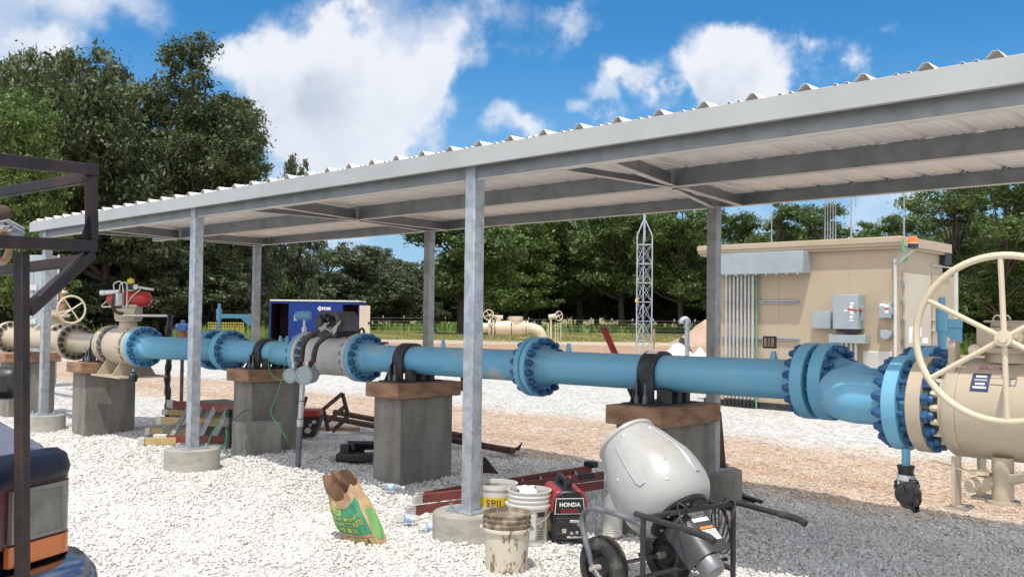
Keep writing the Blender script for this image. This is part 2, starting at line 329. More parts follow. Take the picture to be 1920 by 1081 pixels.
# ------------------------------------------------------------------ ground
def sstep(a, b, v):
    t = np.clip((np.asarray(v, float)-a)/(b-a), 0, 1); return t*t*(3-2*t)
def gh(x, y):
    x = np.asarray(x, float); y = np.asarray(y, float)
    near = np.exp(-((x+6)/14)**2-((y-6)/9)**2)
    return -.15*sstep(5.8, 8.6, y) + near*(.012*np.sin(x*2.1+y*1.3)+.010*np.sin(x*3.7-y*2.9+1)+.008*np.sin(x*5.9+y*6.3+2))
def G(x, y): return float(gh(x, y))
def zones(t, vec):
    """white crushed stone, the tan haul track, red soil and pasture, by where they lie on the site"""
    sp = N(t, 'ShaderNodeSeparateXYZ'); t.links.new(vec, sp.inputs[0]); x, y = sp.outputs[0], sp.outputs[1]
    n1 = noise(t, vec, .35, 5, .6); n2 = noise(t, vec, 1.7, 5, .65)
    j = math_(t, 'ADD', math_(t, 'MULTIPLY', math_(t, 'SUBTRACT', n1, .5), 3.0), math_(t, 'MULTIPLY', math_(t, 'SUBTRACT', n2, .5), 1.6))
    yy = math_(t, 'ADD', y, j)
    track = math_(t, 'MULTIPLY', mrange(t, yy, 8.0, 9.3), mrange(t, yy, 13.2, 11.2))
    fd = math_(t, 'ADD', math_(t, 'MULTIPLY', x, -.696), math_(t, 'MULTIPLY', y, .718))
    fj = math_(t, 'ADD', fd, math_(t, 'MULTIPLY', j, 1.6))
    soil = mrange(t, fj, 31, 39); strip = mrange(t, math_(t, 'ADD', fd, math_(t, 'MULTIPLY', j, .8)), 55, 59); grass = mrange(t, math_(t, 'ADD', fd, math_(t, 'MULTIPLY', j, .9)), 63, 65.5)
    trk = mixc(t, mrange(t, n2, .3, .7), (.56,.395,.285), (.59,.475,.37))
    wht = mixc(t, mrange(t, n2, .35, .72), (.68,.665,.635), (.60,.585,.555))
    speck = mrange(t, noise(t, vec, .9, 6, .7), .66, .74); wht = mixc(t, math_(t, 'MULTIPLY', speck, .35), wht, (.52,.36,.25))
    rut = math_(t, 'MULTIPLY', mrange(t, math_(t, 'ABSOLUTE', math_(t, 'SUBTRACT', math_(t, 'ADD', y, math_(t, 'MULTIPLY', n1, .6)), 10.1)), .38, .12), mrange(t, n2, .3, .6))
    rut2 = math_(t, 'MULTIPLY', mrange(t, math_(t, 'ABSOLUTE', math_(t, 'SUBTRACT', math_(t, 'ADD', y, math_(t, 'MULTIPLY', n1, .7)), 12.0)), .4, .12), mrange(t, n2, .35, .65))
    trk = mixc(t, math_(t, 'MULTIPLY', math_(t, 'MAXIMUM', rut, rut2), .55), trk, (.47,.285,.18))
    c = mixc(t, math_(t, 'MULTIPLY', track, .92), wht, trk)
    c = mixc(t, soil, c, mixc(t, mrange(t, n2, .35, .65), (.46,.28,.19), (.53,.39,.27)))
    c = mixc(t, strip, c, (.60,.51,.38))
    gr = mixc(t, mrange(t, noise(t, vec, .22, 6, .65), .35, .65), (.25,.235,.08), (.40,.34,.16))
    gr = mixc(t, mrange(t, noise(t, vec, 1.3, 6, .7), .4, .7), gr, (.17,.20,.06))
    return mixc(t, grass, c, gr), grass
def ground_mat(stones):
    m = bpy.data.materials.new('gravel_stone' if stones else 'ground'); m.use_nodes = True; t = m.node_tree; b = t.nodes['Principled BSDF']
    b.inputs['Roughness'].default_value = .92; b.inputs['Specular IOR Level'].default_value = .2
    geo = N(t, 'ShaderNodeNewGeometry'); vec = geo.outputs['Position']
    c, grass = zones(t, vec)
    if stones:
        at_ = N(t, 'ShaderNodeAttribute', attribute_name='tone'); g = mrange(t, at_.outputs['Fac'], 0, 1, .84, 1.12, False)
        cc = N(t, 'ShaderNodeCombineColor'); [t.links.new(g, cc.inputs[i]) for i in range(3)]
        c = mixc(t, 1., c, cc.outputs[0], 'MULTIPLY')
        c = mixc(t, mrange(t, at_.outputs['Fac'], .988, .992), c, (.40,.28,.20))
    else:
        vo = N(t, 'ShaderNodeTexVoronoi'); vo.inputs['Scale'].default_value = 24; t.links.new(vec, vo.inputs['Vector'])
        vd = N(t, 'ShaderNodeTexVoronoi'); vd.inputs['Scale'].default_value = 9; t.links.new(vec, vd.inputs['Vector'])
        sc = N(t, 'ShaderNodeSeparateColor'); t.links.new(vo.outputs['Color'], sc.inputs[0])
        g = mrange(t, sc.outputs[0], 0, 1, .44, 1.0, False)
        g = math_(t, 'MULTIPLY', g, mrange(t, noise(t, vec, 5, 6, .7), .3, .7, .86, 1.1, False))
        cc = N(t, 'ShaderNodeCombineColor'); [t.links.new(g, cc.inputs[i]) for i in range(3)]
        c = mixc(t, 1., c, cc.outputs[0], 'MULTIPLY')
        bp = N(t, 'ShaderNodeBump'); bp.inputs['Strength'].default_value = .9; bp.inputs['Distance'].default_value = .02; bp.invert = True
        t.links.new(math_(t, 'ADD', vo.outputs['Distance'], math_(t, 'MULTIPLY', vd.outputs['Distance'], .8)), bp.inputs['Height']); t.links.new(bp.outputs[0], b.inputs['Normal'])
    t.links.new(c, b.inputs['Base Color']); return m
def grid_lines(lo, hi, step, far):
    a = list(np.arange(lo, hi+1e-6, step)); s = step; x = a[-1]
    while x < far: s *= 1.5; x += s; a.append(x)
    s = step; x = a[0]; pre = []
    while x > -far: s *= 1.5; x -= s; pre.append(x)
    return np.array(pre[::-1]+a)
gx = grid_lines(-16, 2, .2, 1500); gy = grid_lines(1, 13, .2, 1500)
XX, YY = np.meshgrid(gx, gy); ZZ = gh(XX, YY)
def np_mesh(name, verts, faces, mat, k):
    me = bpy.data.meshes.new(name); me.vertices.add(len(verts)); me.vertices.foreach_set('co', np.asarray(verts, np.float32).ravel())
    nf = len(faces); me.loops.add(nf*k); me.loops.foreach_set('vertex_index', np.asarray(faces, np.int32).ravel())
    me.polygons.add(nf); me.polygons.foreach_set('loop_start', np.arange(nf, dtype=np.int32)*k); me.update(calc_edges=True)
    me.materials.append(MATS[mat] if isinstance(mat, str) else mat); return me
nx, ny = len(gx), len(gy); idx = np.arange(nx*ny).reshape(ny, nx)
fc = np.stack([idx[:-1,:-1], idx[:-1,1:], idx[1:,1:], idx[1:,:-1]], -1).reshape(-1, 4)
me = np_mesh('ground', np.stack([XX, YY, ZZ], -1).reshape(-1, 3), fc, ground_mat(False), 4); me.shade_smooth()
go_ = bpy.data.objects.new('ground', me); C.objects.link(go_); tag(go_, 'white crushed stone yard with a tan track and pasture beyond', 'ground', kind='structure')

# loose stones lying on the yard where one can tell them apart
def to_px(P):
    d = P - np.array(CAM); w = d @ np.array(FW); return 960+F*(d @ np.array(RT))/w, 540.5-F*(d @ np.array(UP))/w, w
def scatter(n, wlo, whi):
    w = np.sqrt(rng.uniform(wlo**2, whi**2, n)); l = rng.uniform(-.62, .62, n)*w
    x = l*RH.x + w*FH.x; y = l*RH.y + w*FH.y; return x, y
ph = (1+5**.5)/2
ICO = np.array([(-1,ph,0),(1,ph,0),(-1,-ph,0),(1,-ph,0),(0,-1,ph),(0,1,ph),(0,-1,-ph),(0,1,-ph),(ph,0,-1),(ph,0,1),(-ph,0,-1),(-ph,0,1)])/math.sqrt(1+ph*ph)
ICF = np.array([(0,11,5),(0,5,1),(0,1,7),(0,7,10),(0,10,11),(1,5,9),(5,11,4),(11,10,2),(10,7,6),(7,1,8),(3,9,4),(3,4,2),(3,2,6),(3,6,8),(3,8,9),(4,9,5),(2,4,11),(6,2,10),(8,6,7),(9,8,1)])
def rocks(x, y, size):
    n = len(x); q = rng.normal(size=(n, 4)); q /= np.linalg.norm(q, axis=1)[:, None]; a, b_, c_, d_ = q.T
    Rm = np.stack([np.stack([1-2*(c_**2+d_**2), 2*(b_*c_-a*d_), 2*(b_*d_+a*c_)], -1), np.stack([2*(b_*c_+a*d_), 1-2*(b_**2+d_**2), 2*(c_*d_-a*b_)], -1), np.stack([2*(b_*d_-a*c_), 2*(c_*d_+a*b_), 1-2*(b_**2+c_**2)], -1)], 1)
    sh = ICO[None]*rng.uniform(.72, 1.22, (n, 12, 1)) * np.stack([rng.uniform(.8, 1.35, n), rng.uniform(.65, 1.05, n), rng.uniform(.5, .85, n)], -1)[:, None, :]
    v = np.einsum('nij,nkj->nki', Rm, sh)*size[:, None, None]
    v[:, :, 2] *= .8
    v += np.stack([x, y, gh(x, y)+size*rng.uniform(-.1, .5, n)], -1)[:, None, :]
    return v.reshape(-1, 3), (ICF[None]+np.arange(n)[:, None, None]*12).reshape(-1, 3)
x1, y1 = scatter(62000, 3.2, 7.6); x2, y2 = scatter(70000, 7.4, 13.)
keep = (y2 < 8.6+.5*np.sin(x2*1.3)) | (rng.random(len(x2)) < .40); x2, y2 = x2[keep], y2[keep]
xs = np.concatenate([x1, x2]); ys = np.concatenate([y1, y2]); sz = rng.lognormal(math.log(.0122), .28, len(xs)); sz[len(x1):] *= 1.12; sz[ys > 9] *= .85
v, f = rocks(xs, ys, sz)
me = np_mesh('gravel', v, f, ground_mat(True), 3)
at_ = me.attributes.new('tone', 'FLOAT', 'POINT'); at_.data.foreach_set('value', np.repeat(rng.random(len(xs)), 12).astype(np.float32))
gv = bpy.data.objects.new('gravel', me); C.objects.link(gv); tag(gv, 'loose white crushed stone covering the yard', 'gravel', kind='stuff')

# ------------------------------------------------------------------ plants
def leaf_mat(name, c1, c2, tr=.3):
    m = bpy.data.materials.new(name); m.use_nodes = True; t = m.node_tree; t.nodes.clear()
    geo = N(t, 'ShaderNodeNewGeometry'); oi = N(t, 'ShaderNodeObjectInfo')
    f = mrange(t, noise(t, geo.outputs['Position'], .55, 4), .32, .68)
    f = math_(t, 'ADD', math_(t, 'MULTIPLY', f, .6), math_(t, 'MULTIPLY', geo.outputs['Random Per Island'], .55))
    c = mixc(t, f, c1, c2)
    d = N(t, 'ShaderNodeBsdfPrincipled'); d.inputs['Roughness'].default_value = .5; d.inputs['Specular IOR Level'].default_value = .35; t.links.new(c, d.inputs['Base Color'])
    tl = N(t, 'ShaderNodeBsdfTranslucent'); t.links.new(c, tl.inputs['Color'])
    mx = N(t, 'ShaderNodeMixShader'); mx.inputs[0].default_value = tr; t.links.new(d.outputs[0], mx.inputs[1]); t.links.new(tl.outputs[0], mx.inputs[2])
    o = N(t, 'ShaderNodeOutputMaterial'); t.links.new(mx.outputs[0], o.inputs[0]); MATS[name] = m
leaf_mat('leaf_oak', (.038,.062,.024), (.095,.118,.047), .22)
leaf_mat('leaf_bright', (.064,.116,.026), (.135,.195,.052), .3)
leaf_mat('leaf_green', (.056,.100,.027), (.118,.168,.050), .28)
leaf_mat('leaf_grey', (.058,.080,.040), (.112,.138,.070), .22)
leaf_mat('leaf_weed', (.13,.24,.045), (.22,.33,.085), .35); leaf_mat('leaf_dry', (.36,.32,.13), (.24,.26,.085), .3)
def leaf_quads(P, size, up=.35):
    n = len(P); a = rng.normal(size=(n, 3)); a[:, 2] += up*0; a /= np.linalg.norm(a, axis=1)[:, None]
    b_ = rng.normal(size=(n, 3)); nn = np.cross(a, b_); nn /= np.linalg.norm(nn, axis=1)[:, None]; nn[:, 2] = np.abs(nn[:, 2])*.8+up; nn /= np.linalg.norm(nn, axis=1)[:, None]
    a = a-nn*np.sum(a*nn, 1)[:, None]; a /= np.linalg.norm(a, axis=1)[:, None]; b_ = np.cross(nn, a)
    s = size*np.clip(rng.lognormal(-.08, .38, n), .35, 2.2)[:, None]; L = a*s; Wd = b_*s*.5
    v = np.stack([P-L*.5, P+Wd*.5-L*.05, P+L*.5, P-Wd*.5-L*.05], 1)
    return v.reshape(-1, 3), np.arange(4*n).reshape(n, 4)
def crown_pts(lobes, nclump, per, cr):
    """leaf clumps over the outsides of a few unequal lobes"""
    out = []; cl = []; wts = np.array([l[3]**2 for l in lobes]); wts = wts/wts.sum()
    for i in range(nclump):
        lx, ly, lz, lr, sq = lobes[rng.choice(len(lobes), p=wts)]
        d = rng.normal(size=3); d /= np.linalg.norm(d); d[2] = d[2]*sq
        if d[2] < -.35*sq: d[2] *= .6
        rad = lr*(.30+.70*rng.random()**.45)*rng.uniform(.85, 1.12); c = np.array([lx, ly, lz])+d*rad; cl.append(c)
        k = int(per*rng.uniform(.5, 1.5)); r = cr*rng.uniform(.6, 1.35)
        p = rng.normal(size=(k, 3))*np.array([r, r, r*.55])*.55+c; out.append(p)
    return np.concatenate(out), np.array(cl)
def make_tree_meshes(name, H, lobes, nclump, per, cr, leaf, mat, trunk_r, th):
    P, cl = crown_pts(lobes, nclump, per, cr); v, f = leaf_quads(P, leaf); crown = np_mesh('crown', v, f, mat, 4)
    mb = MB(); top = V(.02*H, 0, H*th)
    mb.tube(spline([(0,0,-.3), (.1,.05,H*.12), (-.05,.1,H*.3), (.1,0,H*.5), top], 5), [trunk_r*1.3]+[trunk_r*(1-.8*i/20) for i in range(1, 21)], 9)
    for i in rng.choice(len(cl), min(26, len(cl)), replace=False):
        c = Vector(cl[i]); s = V(0, 0, max(H*.15, min(H*th*.9, c.z*.6))); mid = s.lerp(c, .5)+V(0, 0, .05*H*rng.uniform(-.5, 1))
        mb.tube(spline([s, mid, c], 4), [trunk_r*.42*(1-.85*k/8) for k in range(9)], 5)
    rad = float(np.percentile(np.hypot(P[:, 0], P[:, 1]), 93)); H = float(np.percentile(P[:, 2], 99.6))
    tr = bpy.data.meshes.new('trunk'); tr.from_pydata([tuple(q) for q in mb.v], [], mb.f); tr.materials.append(MATS['bark']); tr.shade_smooth()
    return crown, tr, H, rad
def rl(n, Rx, zlo, zhi, r0, r1, sq=.8):
    out = []
    for i in range(n):
        a = rng.uniform(0, 2*math.pi); rr = Rx*math.sqrt(rng.random()); z = rng.uniform(zlo, zhi); k = 1-.5*((z-zlo)/(zhi-zlo))**2
        out.append((rr*math.cos(a)*k, rr*math.sin(a)*k, z, rng.uniform(r0, r1), sq))
    return out
PROTO = {
 'oak_tall': make_tree_meshes('oak_tall', 17, rl(15, 3.6, 4.5, 14.2, 1.5, 2.7)+[(.5,0,15.6,1.1,.9),(-1.2,.3,14.7,1.3,.8)], 430, 112, .60, .205, 'leaf_oak', .34, .8),
 'oak_wide': make_tree_meshes('oak_wide', 13, rl(16, 4.6, 3.2, 11, 1.6, 2.9), 430, 112, .64, .205, 'leaf_oak', .33, .75),
 'bright': make_tree_meshes('bright', 13, rl(16, 4.2, 2.8, 11.3, 1.5, 2.6), 430, 85, .60, .24, 'leaf_bright', .3, .78),
 'green': make_tree_meshes('green', 14, rl(17, 4.6, 2.4, 12, 1.6, 2.8), 460, 85, .62, .28, 'leaf_green', .36, .78),
 'grey': make_tree_meshes('grey', 10, rl(15, 4.2, 1.8, 8.2, 1.5, 2.5), 380, 80, .55, .27, 'leaf_grey', .3, .75),
 'bush': make_tree_meshes('bush', 6, [(rng.uniform(-3, 3), rng.uniform(-2, 2), rng.uniform(.8, 4.0), rng.uniform(1.1, 2.0), .8) for _ in range(12)], 300, 80, .6, .27, 'leaf_green', .12, .6),
 'spindly': make_tree_meshes('spindly', 14, rl(11, 3.6, 6.5, 13, .8, 1.6, .6), 150, 60, .52, .30, 'leaf_green', .2, .9),
 'feathery': make_tree_meshes('feathery', 12, rl(20, 3.8, 3.0, 11.2, .9, 1.8, .6), 380, 60, .5, .22, 'leaf_green', .2, .85),
}
def tree(kind, px, ytop, w, width, label, group, rot=None, ybase=None):
    """px, ytop: where the crown's middle and top stand; w: distance; width: crown width in metres"""
    crown, tr, H, rad = PROTO[kind]; b = at(px, 600, w=w); b.z = -.15; top = at(px, ytop, w=w).z
    r = thing('tree', label, 'tree', b, group)
    s = (top+.15)/(H*1.0); sx = width/(2*rad)
    r.rotation_euler = (0, 0, rng.uniform(0, 6.28) if rot is None else rot); r.scale = (sx, sx, s)
    for nm, me in (('trunk', tr), ('crown', crown)):
        o = bpy.data.objects.new(nm, me); C.objects.link(o); o.parent = r
    return r
TG = 'trees around the yard'
for a in [
 ('oak_tall', 368, 68, 58, 8.0, 'tallest dark oak with a ragged top rising above the left half of the canopy roof'),
 ('oak_wide', 200, 112, 56, 11.5, 'broad dark oak left of the tallest one, a lone tuft on its top'),
 ('oak_wide', 10, 112, 58, 10.5, 'dark oak at the far left edge behind the rusty rack'),
 ('bright', 35, 178, 46, 6, 'bright yellow green tree in front of the dark oaks at the left edge'),
 ('oak_wide', 395, 200, 62, 7.2, 'dark oak whose low right side meets the canopy roof'),
 ('oak_wide', 110, 200, 64, 11, 'dark oak filling the gap behind the rusty rack'),
 ('oak_wide', 310, 170, 66, 11, 'dark oak standing behind the tallest oak'),
 ('grey', 555, 297, 74, 4.6, 'small top of a tree just showing over the canopy roof right of the tallest oak'),
 ('grey', 505, 462, 92, 10.5, 'grey green oak seen left of the blue trailer'),
 ('grey', 610, 466, 100, 12, 'rounded grey green oak above the left of the blue trailer'),
 ('grey', 705, 462, 104, 10, 'rounded grey green oak above the open door of the trailer'),
 ('grey', 765, 490, 108, 7.5, 'low grey green oak just left of the second far post'),
 ('green', 865, 355, 84, 11, 'dark green tree whose branches droop behind the tall near post'),
 ('bright', 985, 392, 104, 11.5, 'bright green tree behind the cream pipe header'),
 ('green', 1085, 368, 112, 13, 'large green tree left of the lattice mast'),
 ('green', 1165, 355, 102, 11, 'dark green tree straight behind the lattice mast'),
 ('green', 1275, 365, 98, 9.5, 'dark tree right of the lattice mast above the vent pipe'),
 ('bright', 1035, 385, 118, 11, 'pale green tree between the two big trees over the valve stand'),
 ('feathery', 1375, 402, 96, 8, 'feathery tree just right of the third far post'),
 ('spindly', 1455, 378, 90, 5.5, 'thin spindly tree with sky between its limbs above the shelter roof'),
 ('feathery', 1535, 385, 94, 6.5, 'green tree behind the row of whip antennas'),
 ('green', 1640, 418, 120, 9, 'distant dark tree low over the shelter roof'),
 ('feathery', 1700, 402, 84, 6.5, 'leafy tree behind the right end of the shelter roof'),
 ('feathery', 1790, 350, 52, 5.6, 'tall feathery tree right of the tan shelter'),
 ('feathery', 1880, 330, 47, 6, 'tallest feathery tree at the right edge behind the handwheel'),
 ('green', 1960, 372, 56, 7, 'green tree cut off by the right edge of the view'),
 ('green', 1845, 480, 60, 7.5, 'low dark bushy tree between the shelter and the handwheel'),
 ('green', 1420, 470, 104, 9, 'low dark tree hidden mostly behind the tan shelter'),
 ('oak_wide', -90, 110, 66, 10, 'dark oak just outside the left edge'),
 ]: tree(*a, TG)
for px, w, wd, yt in [(230,72,11,430),(60,70,11,430),(400,74,11,430),(-80,70,11,420),(560,120,12,520),(680,122,12,520),(790,118,12,515),(920,124,12,470),(1120,126,12,470),(1240,122,12,470),(1330,112,12,480),(1010,126,12,480),(860,122,12,480),(1740,84,10,470),(1900,72,10,470),(2000,72,10,450),(1530,124,12,470),(480,96,10,500),(555,112,10,487),(655,112,10,484),(735,114,9,486),(690,118,11,474),(1335,112,11,425),(1400,114,11,432),(1490,116,12,430),(1590,112,11,432),(1670,104,10,430),(945,120,12,415),(20,60,10,330),(95,62,10,350),(170,60,10,340),(250,62,10,350),(325,60,9,345),(395,62,9,355),(435,66,7,380),(1750,80,9,415),(1850,72,9,395),(1940,66,9,375),(1560,104,10,415),(1470,100,9,425),(140,57,9,420),(290,57,9,430),(40,56,9,430),(1220,118,12,400)]:
    tree('green' if px > 800 else 'grey', px, yt, w, wd, 'low bushy tree filling the shade under the taller trees', 'underwood trees')
for k, px in enumerate(range(520, 1420, 46)):
    tree('bush', px+rng.uniform(-14, 14), 548+rng.uniform(-22, 20), rng.uniform(117, 126), rng.uniform(7, 9), 'leafy shrub growing between the trunks along the far tree line', 'shrubs below the far trees')
for k, px in enumerate(range(-60, 500, 62)):
    tree('bush', px+rng.uniform(-14, 14), 520+rng.uniform(-25, 20), rng.uniform(66, 74), rng.uniform(6, 8), 'leafy shrub growing under the dark oaks at the left', 'shrubs below the oaks')
for k, px in enumerate(range(1760, 2000, 60)):
    tree('bush', px, 530+rng.uniform(-20, 20), rng.uniform(66, 74), rng.uniform(6, 8), 'leafy shrub behind the handwheel at the right edge', 'shrubs at the right edge')
def blades(n, wlo, whi, plo, phi, h, wid, mat, name, label, clump=None):
    w = rng.uniform(wlo, whi, n); p = rng.uniform(plo, phi, n)
    if clump is not None:
        keep = (np.sin(p*.045+w*.31)+np.sin(p*.021-w*.17+2)+rng.normal(size=n)*.5) > clump; w, p = w[keep], p[keep]; n = len(w)
    l = (p-960)/F*w; x = l*RH.x+w*FH.x; y = l*RH.y+w*FH.y; B = np.stack([x, y, gh(x, y)-.02], -1)
    a = rng.uniform(0, 6.28, n); e = np.stack([np.cos(a), np.sin(a), 0*a], -1); hh = h*rng.uniform(.45, 1.25, n)
    lean = rng.normal(size=(n, 3))*.28*hh[:, None]; lean[:, 2] = hh; s = wid*rng.uniform(.6, 1.4, n)[:, None]
    v = np.stack([B-e*s*.5, B+e*s*.5, B+lean*.6+e*s*.45, B+lean, B+lean*.55-e*s*.5], 1).reshape(-1, 3)
    me = np_mesh(name, v, np.arange(5*n).reshape(n, 5), mat, 5); o = bpy.data.objects.new(name, me); C.objects.link(o); return tag(o, label, 'grass', kind='stuff')
blades(24000, 97, 118, -100, 2050, .85, .18, 'leaf_weed', 'tall_weeds', 'tall bright green weeds growing along the foot of the trees', -.1)
blades(9000, 50, 70, -150, 500, .9, .12, 'leaf_weed', 'weeds', 'green weeds growing below the oaks at the left', 0)
blades(22000, 64, 98, 380, 1400, .13, .10, 'leaf_dry', 'pasture_grass', 'short dry pasture grass between the yard and the trees', -.6)
blades(5000, 48, 70, 1700, 2050, .8, .12, 'leaf_weed', 'weeds', 'green weeds behind the shelter at the right', 0)

# ------------------------------------------------------------------ canopy
NX = [-13.21, -9.04, -4.87, -.70]; NY, FY = 4.63, 7.76
cn = thing('canopy', 'long open sided metal canopy on galvanised posts over the blue pipe', 'canopy', (-6.5, 6.2, .17))
def post(x, y, z0, mat):
    p = MB().box((x, y, (z0+.012+2.685)/2), (.1016, .1016, 2.685-z0-.012)).build('post', mat, cn, bev=.006)
    b = MB().box((x, y, z0+.006), (.26, .26, .012))
    b.build('base_plate', mat, p, bev=.002)
    for sx in (-1, 1):
        for sy in (-1, 1):
            MB().cyl((x+sx*.1, y+sy*.1, z0+.012), (x+sx*.1, y+sy*.1, z0+.03), .016, n=6).cyl((x+sx*.1, y+sy*.1, z0+.03), (x+sx*.1, y+sy*.1, z0+.055), .009, n=8).build('anchor_bolt', 'galvanised', p)
for i, x in enumerate(NX):
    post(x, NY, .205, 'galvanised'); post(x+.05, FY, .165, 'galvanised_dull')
X0, X1 = -13.47, .05
MB().box(((X0+X1)/2, 4.482, 2.7225), (X1-X0, .006, .125)).box(((X0+X1)/2, 4.502, 2.662), (X1-X0, .034, .004)).box((X0+.003, 4.57, 2.7225), (.006, .17, .125)).build('fascia', 'trim_white', cn)
for xx in (-10.95, -7.55, -3.9): MB().box((xx, 4.4775, 2.7225), (.05, .003, .121)).build('fascia_joint', 'trim_white', cn)
def channel(name, y, zb, zt, fl=.062, x0=X0+.02, x1=X1-.02):
    mb = MB(); mb.box(((x0+x1)/2, y, (zb+zt)/2), (x1-x0, .004, zt-zb)); mb.box(((x0+x1)/2, y+fl/2+.002, zt-.002), (x1-x0, fl, .004))
    o = mb.build(name, 'purlin_grey', cn); MB().box(((x0+x1)/2, y+fl/2+.0005, zb-.0025), (x1-x0, fl+.006, .004)).build('lower_flange', 'bounce_lit_lip', o); return o  # lower flange takes the pale colour that stands in for light off the ground
channel('purlin', 4.60, 2.585, 2.784, .075); channel('purlin', 6.19, 2.65, 2.784); channel('purlin', 7.83, 2.68, 2.784)
MB().box(((X0+X1)/2, 7.906, 2.76), (X1-X0, .005, .14)).build('rear_fascia', 'trim_white', cn)
# ribbed sheet roof
xs_ = []; pz = []
x = X0
while x < X1-.3:
    for dx, dz in ((0,0),(.085,0),(.093,.010),(.102,.010),(.11,0),(.145,0),(.153,.010),(.162,.010),(.17,0),(.195,0),(.225,.036),(.25,.036),(.28,0)):
        xs_.append(x+dx); pz.append(dz)
    x += .305
mb = MB(); n = len(xs_); T = .0012
ya, yb = 4.4865, 7.90
vs = [(xs_[i], y, 2.787+pz[i]+k) for k in (0, T) for y in (ya, yb) for i in range(n)]
q = lambda k, j, i: (k*2+j)*n+i
fs = []
for i in range(n-1):
    fs += [(q(0,0,i), q(0,1,i), q(0,1,i+1), q(0,0,i+1)), (q(1,0,i), q(1,0,i+1), q(1,1,i+1), q(1,1,i)), (q(0,0,i), q(0,0,i+1), q(1,0,i+1), q(1,0,i)), (q(0,1,i), q(1,1,i), q(1,1,i+1), q(0,1,i+1))]
mb.add(vs, fs).build('roof_sheet', 'roof_sheet', cn, ang=15)
def angle_bar(name, p0, p1, w=.05, h=.05, mat='purlin_grey'):
    p0, p1 = V(*p0), V(*p1); d = (p1-p0).normalized(); s = V(0,0,1).cross(d).normalized()
    o = MB().bar(p0+V(0,0,h/2+.003)+s*(w/2-.002), p1+V(0,0,h/2+.003)+s*(w/2-.002), .004, h).build(name, mat, cn); MB().bar(p0, p1, w, .004).build('lower_flange', 'bounce_lit_lip', o); return o
for i in (-1, 0, 1, 2):
    dx = -4.17*i
    if -13.3 < -4.5+dx:
        angle_bar('rafter', (-3.84+dx, 4.69, 2.652), (-4.2+dx, 6.17, 2.642), .06, .11); angle_bar('rafter', (-4.2+dx, 6.27, 2.642), (-4.56+dx, 7.82, 2.668), .06, .10)
        angle_bar('brace', (-4.29+dx, 4.69, 2.628), (-4.21+dx, 6.17, 2.632), .045, .05); angle_bar('brace', (-4.26+dx, 6.26, 2.634), (-4.79+dx, 7.70, 2.655), .045, .05)
FN = ['pale round concrete footing at the far left near the rusty rack', 'pale round concrete footing under the near post beside the ladders', 'pale round concrete footing beside the dirty bucket under the tall near post', 'pale round concrete footing past the right edge, near row']
FF = ['round concrete footing at the far left of the rear row', 'round concrete footing behind the second support pier', 'round concrete footing behind the cement mixer in the shade', 'round concrete footing past the right edge, rear row']
for i, x in enumerate(NX):
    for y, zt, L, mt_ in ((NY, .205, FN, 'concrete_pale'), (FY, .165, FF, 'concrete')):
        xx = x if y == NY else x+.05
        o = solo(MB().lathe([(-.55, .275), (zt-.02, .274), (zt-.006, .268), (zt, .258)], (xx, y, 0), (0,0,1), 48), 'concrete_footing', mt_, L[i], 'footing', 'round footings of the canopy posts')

# ------------------------------------------------------------------ piers and clamps
HY, MY = 5.12, 5.91
def pier(x, y, label, zt=.95, ztc=.81, hx=.25, hy=.40):
    r = thing('concrete_pier', label, 'pier', (x, y, G(x, y)-.15), 'concrete piers carrying the pipe')
    MB().box((x, y, (ztc-.35)/2), (hx*2-.09, hy*2-.14, ztc+.35)).build('column', 'concrete', r, bev=.012)
    MB().box((x, y, (zt+ztc)/2), (hx*2, hy*2, zt-ztc)).build('cap', 'form_wood', r, bev=.006)
pier(-4.10, MY, 'concrete pier with a rust brown cap right behind the cement mixer drum')
pier(-7.05, MY, 'concrete pier with a rust brown cap between the concrete bag and the tall near post')
pier(-9.72, MY, 'concrete pier with a rust brown cap behind the small concrete block and green wires')
pier(-12.45, HY, 'concrete pier with a rust brown cap under the beige valve with red actuator', .935, .80)
pier(-15.3, HY, 'concrete pier behind the leftmost near post under the beige pipe', .95, .81)
def ax(x, y=MY):
    return V(x, y, 1.2175+.0085*x if y == MY else 1.162)
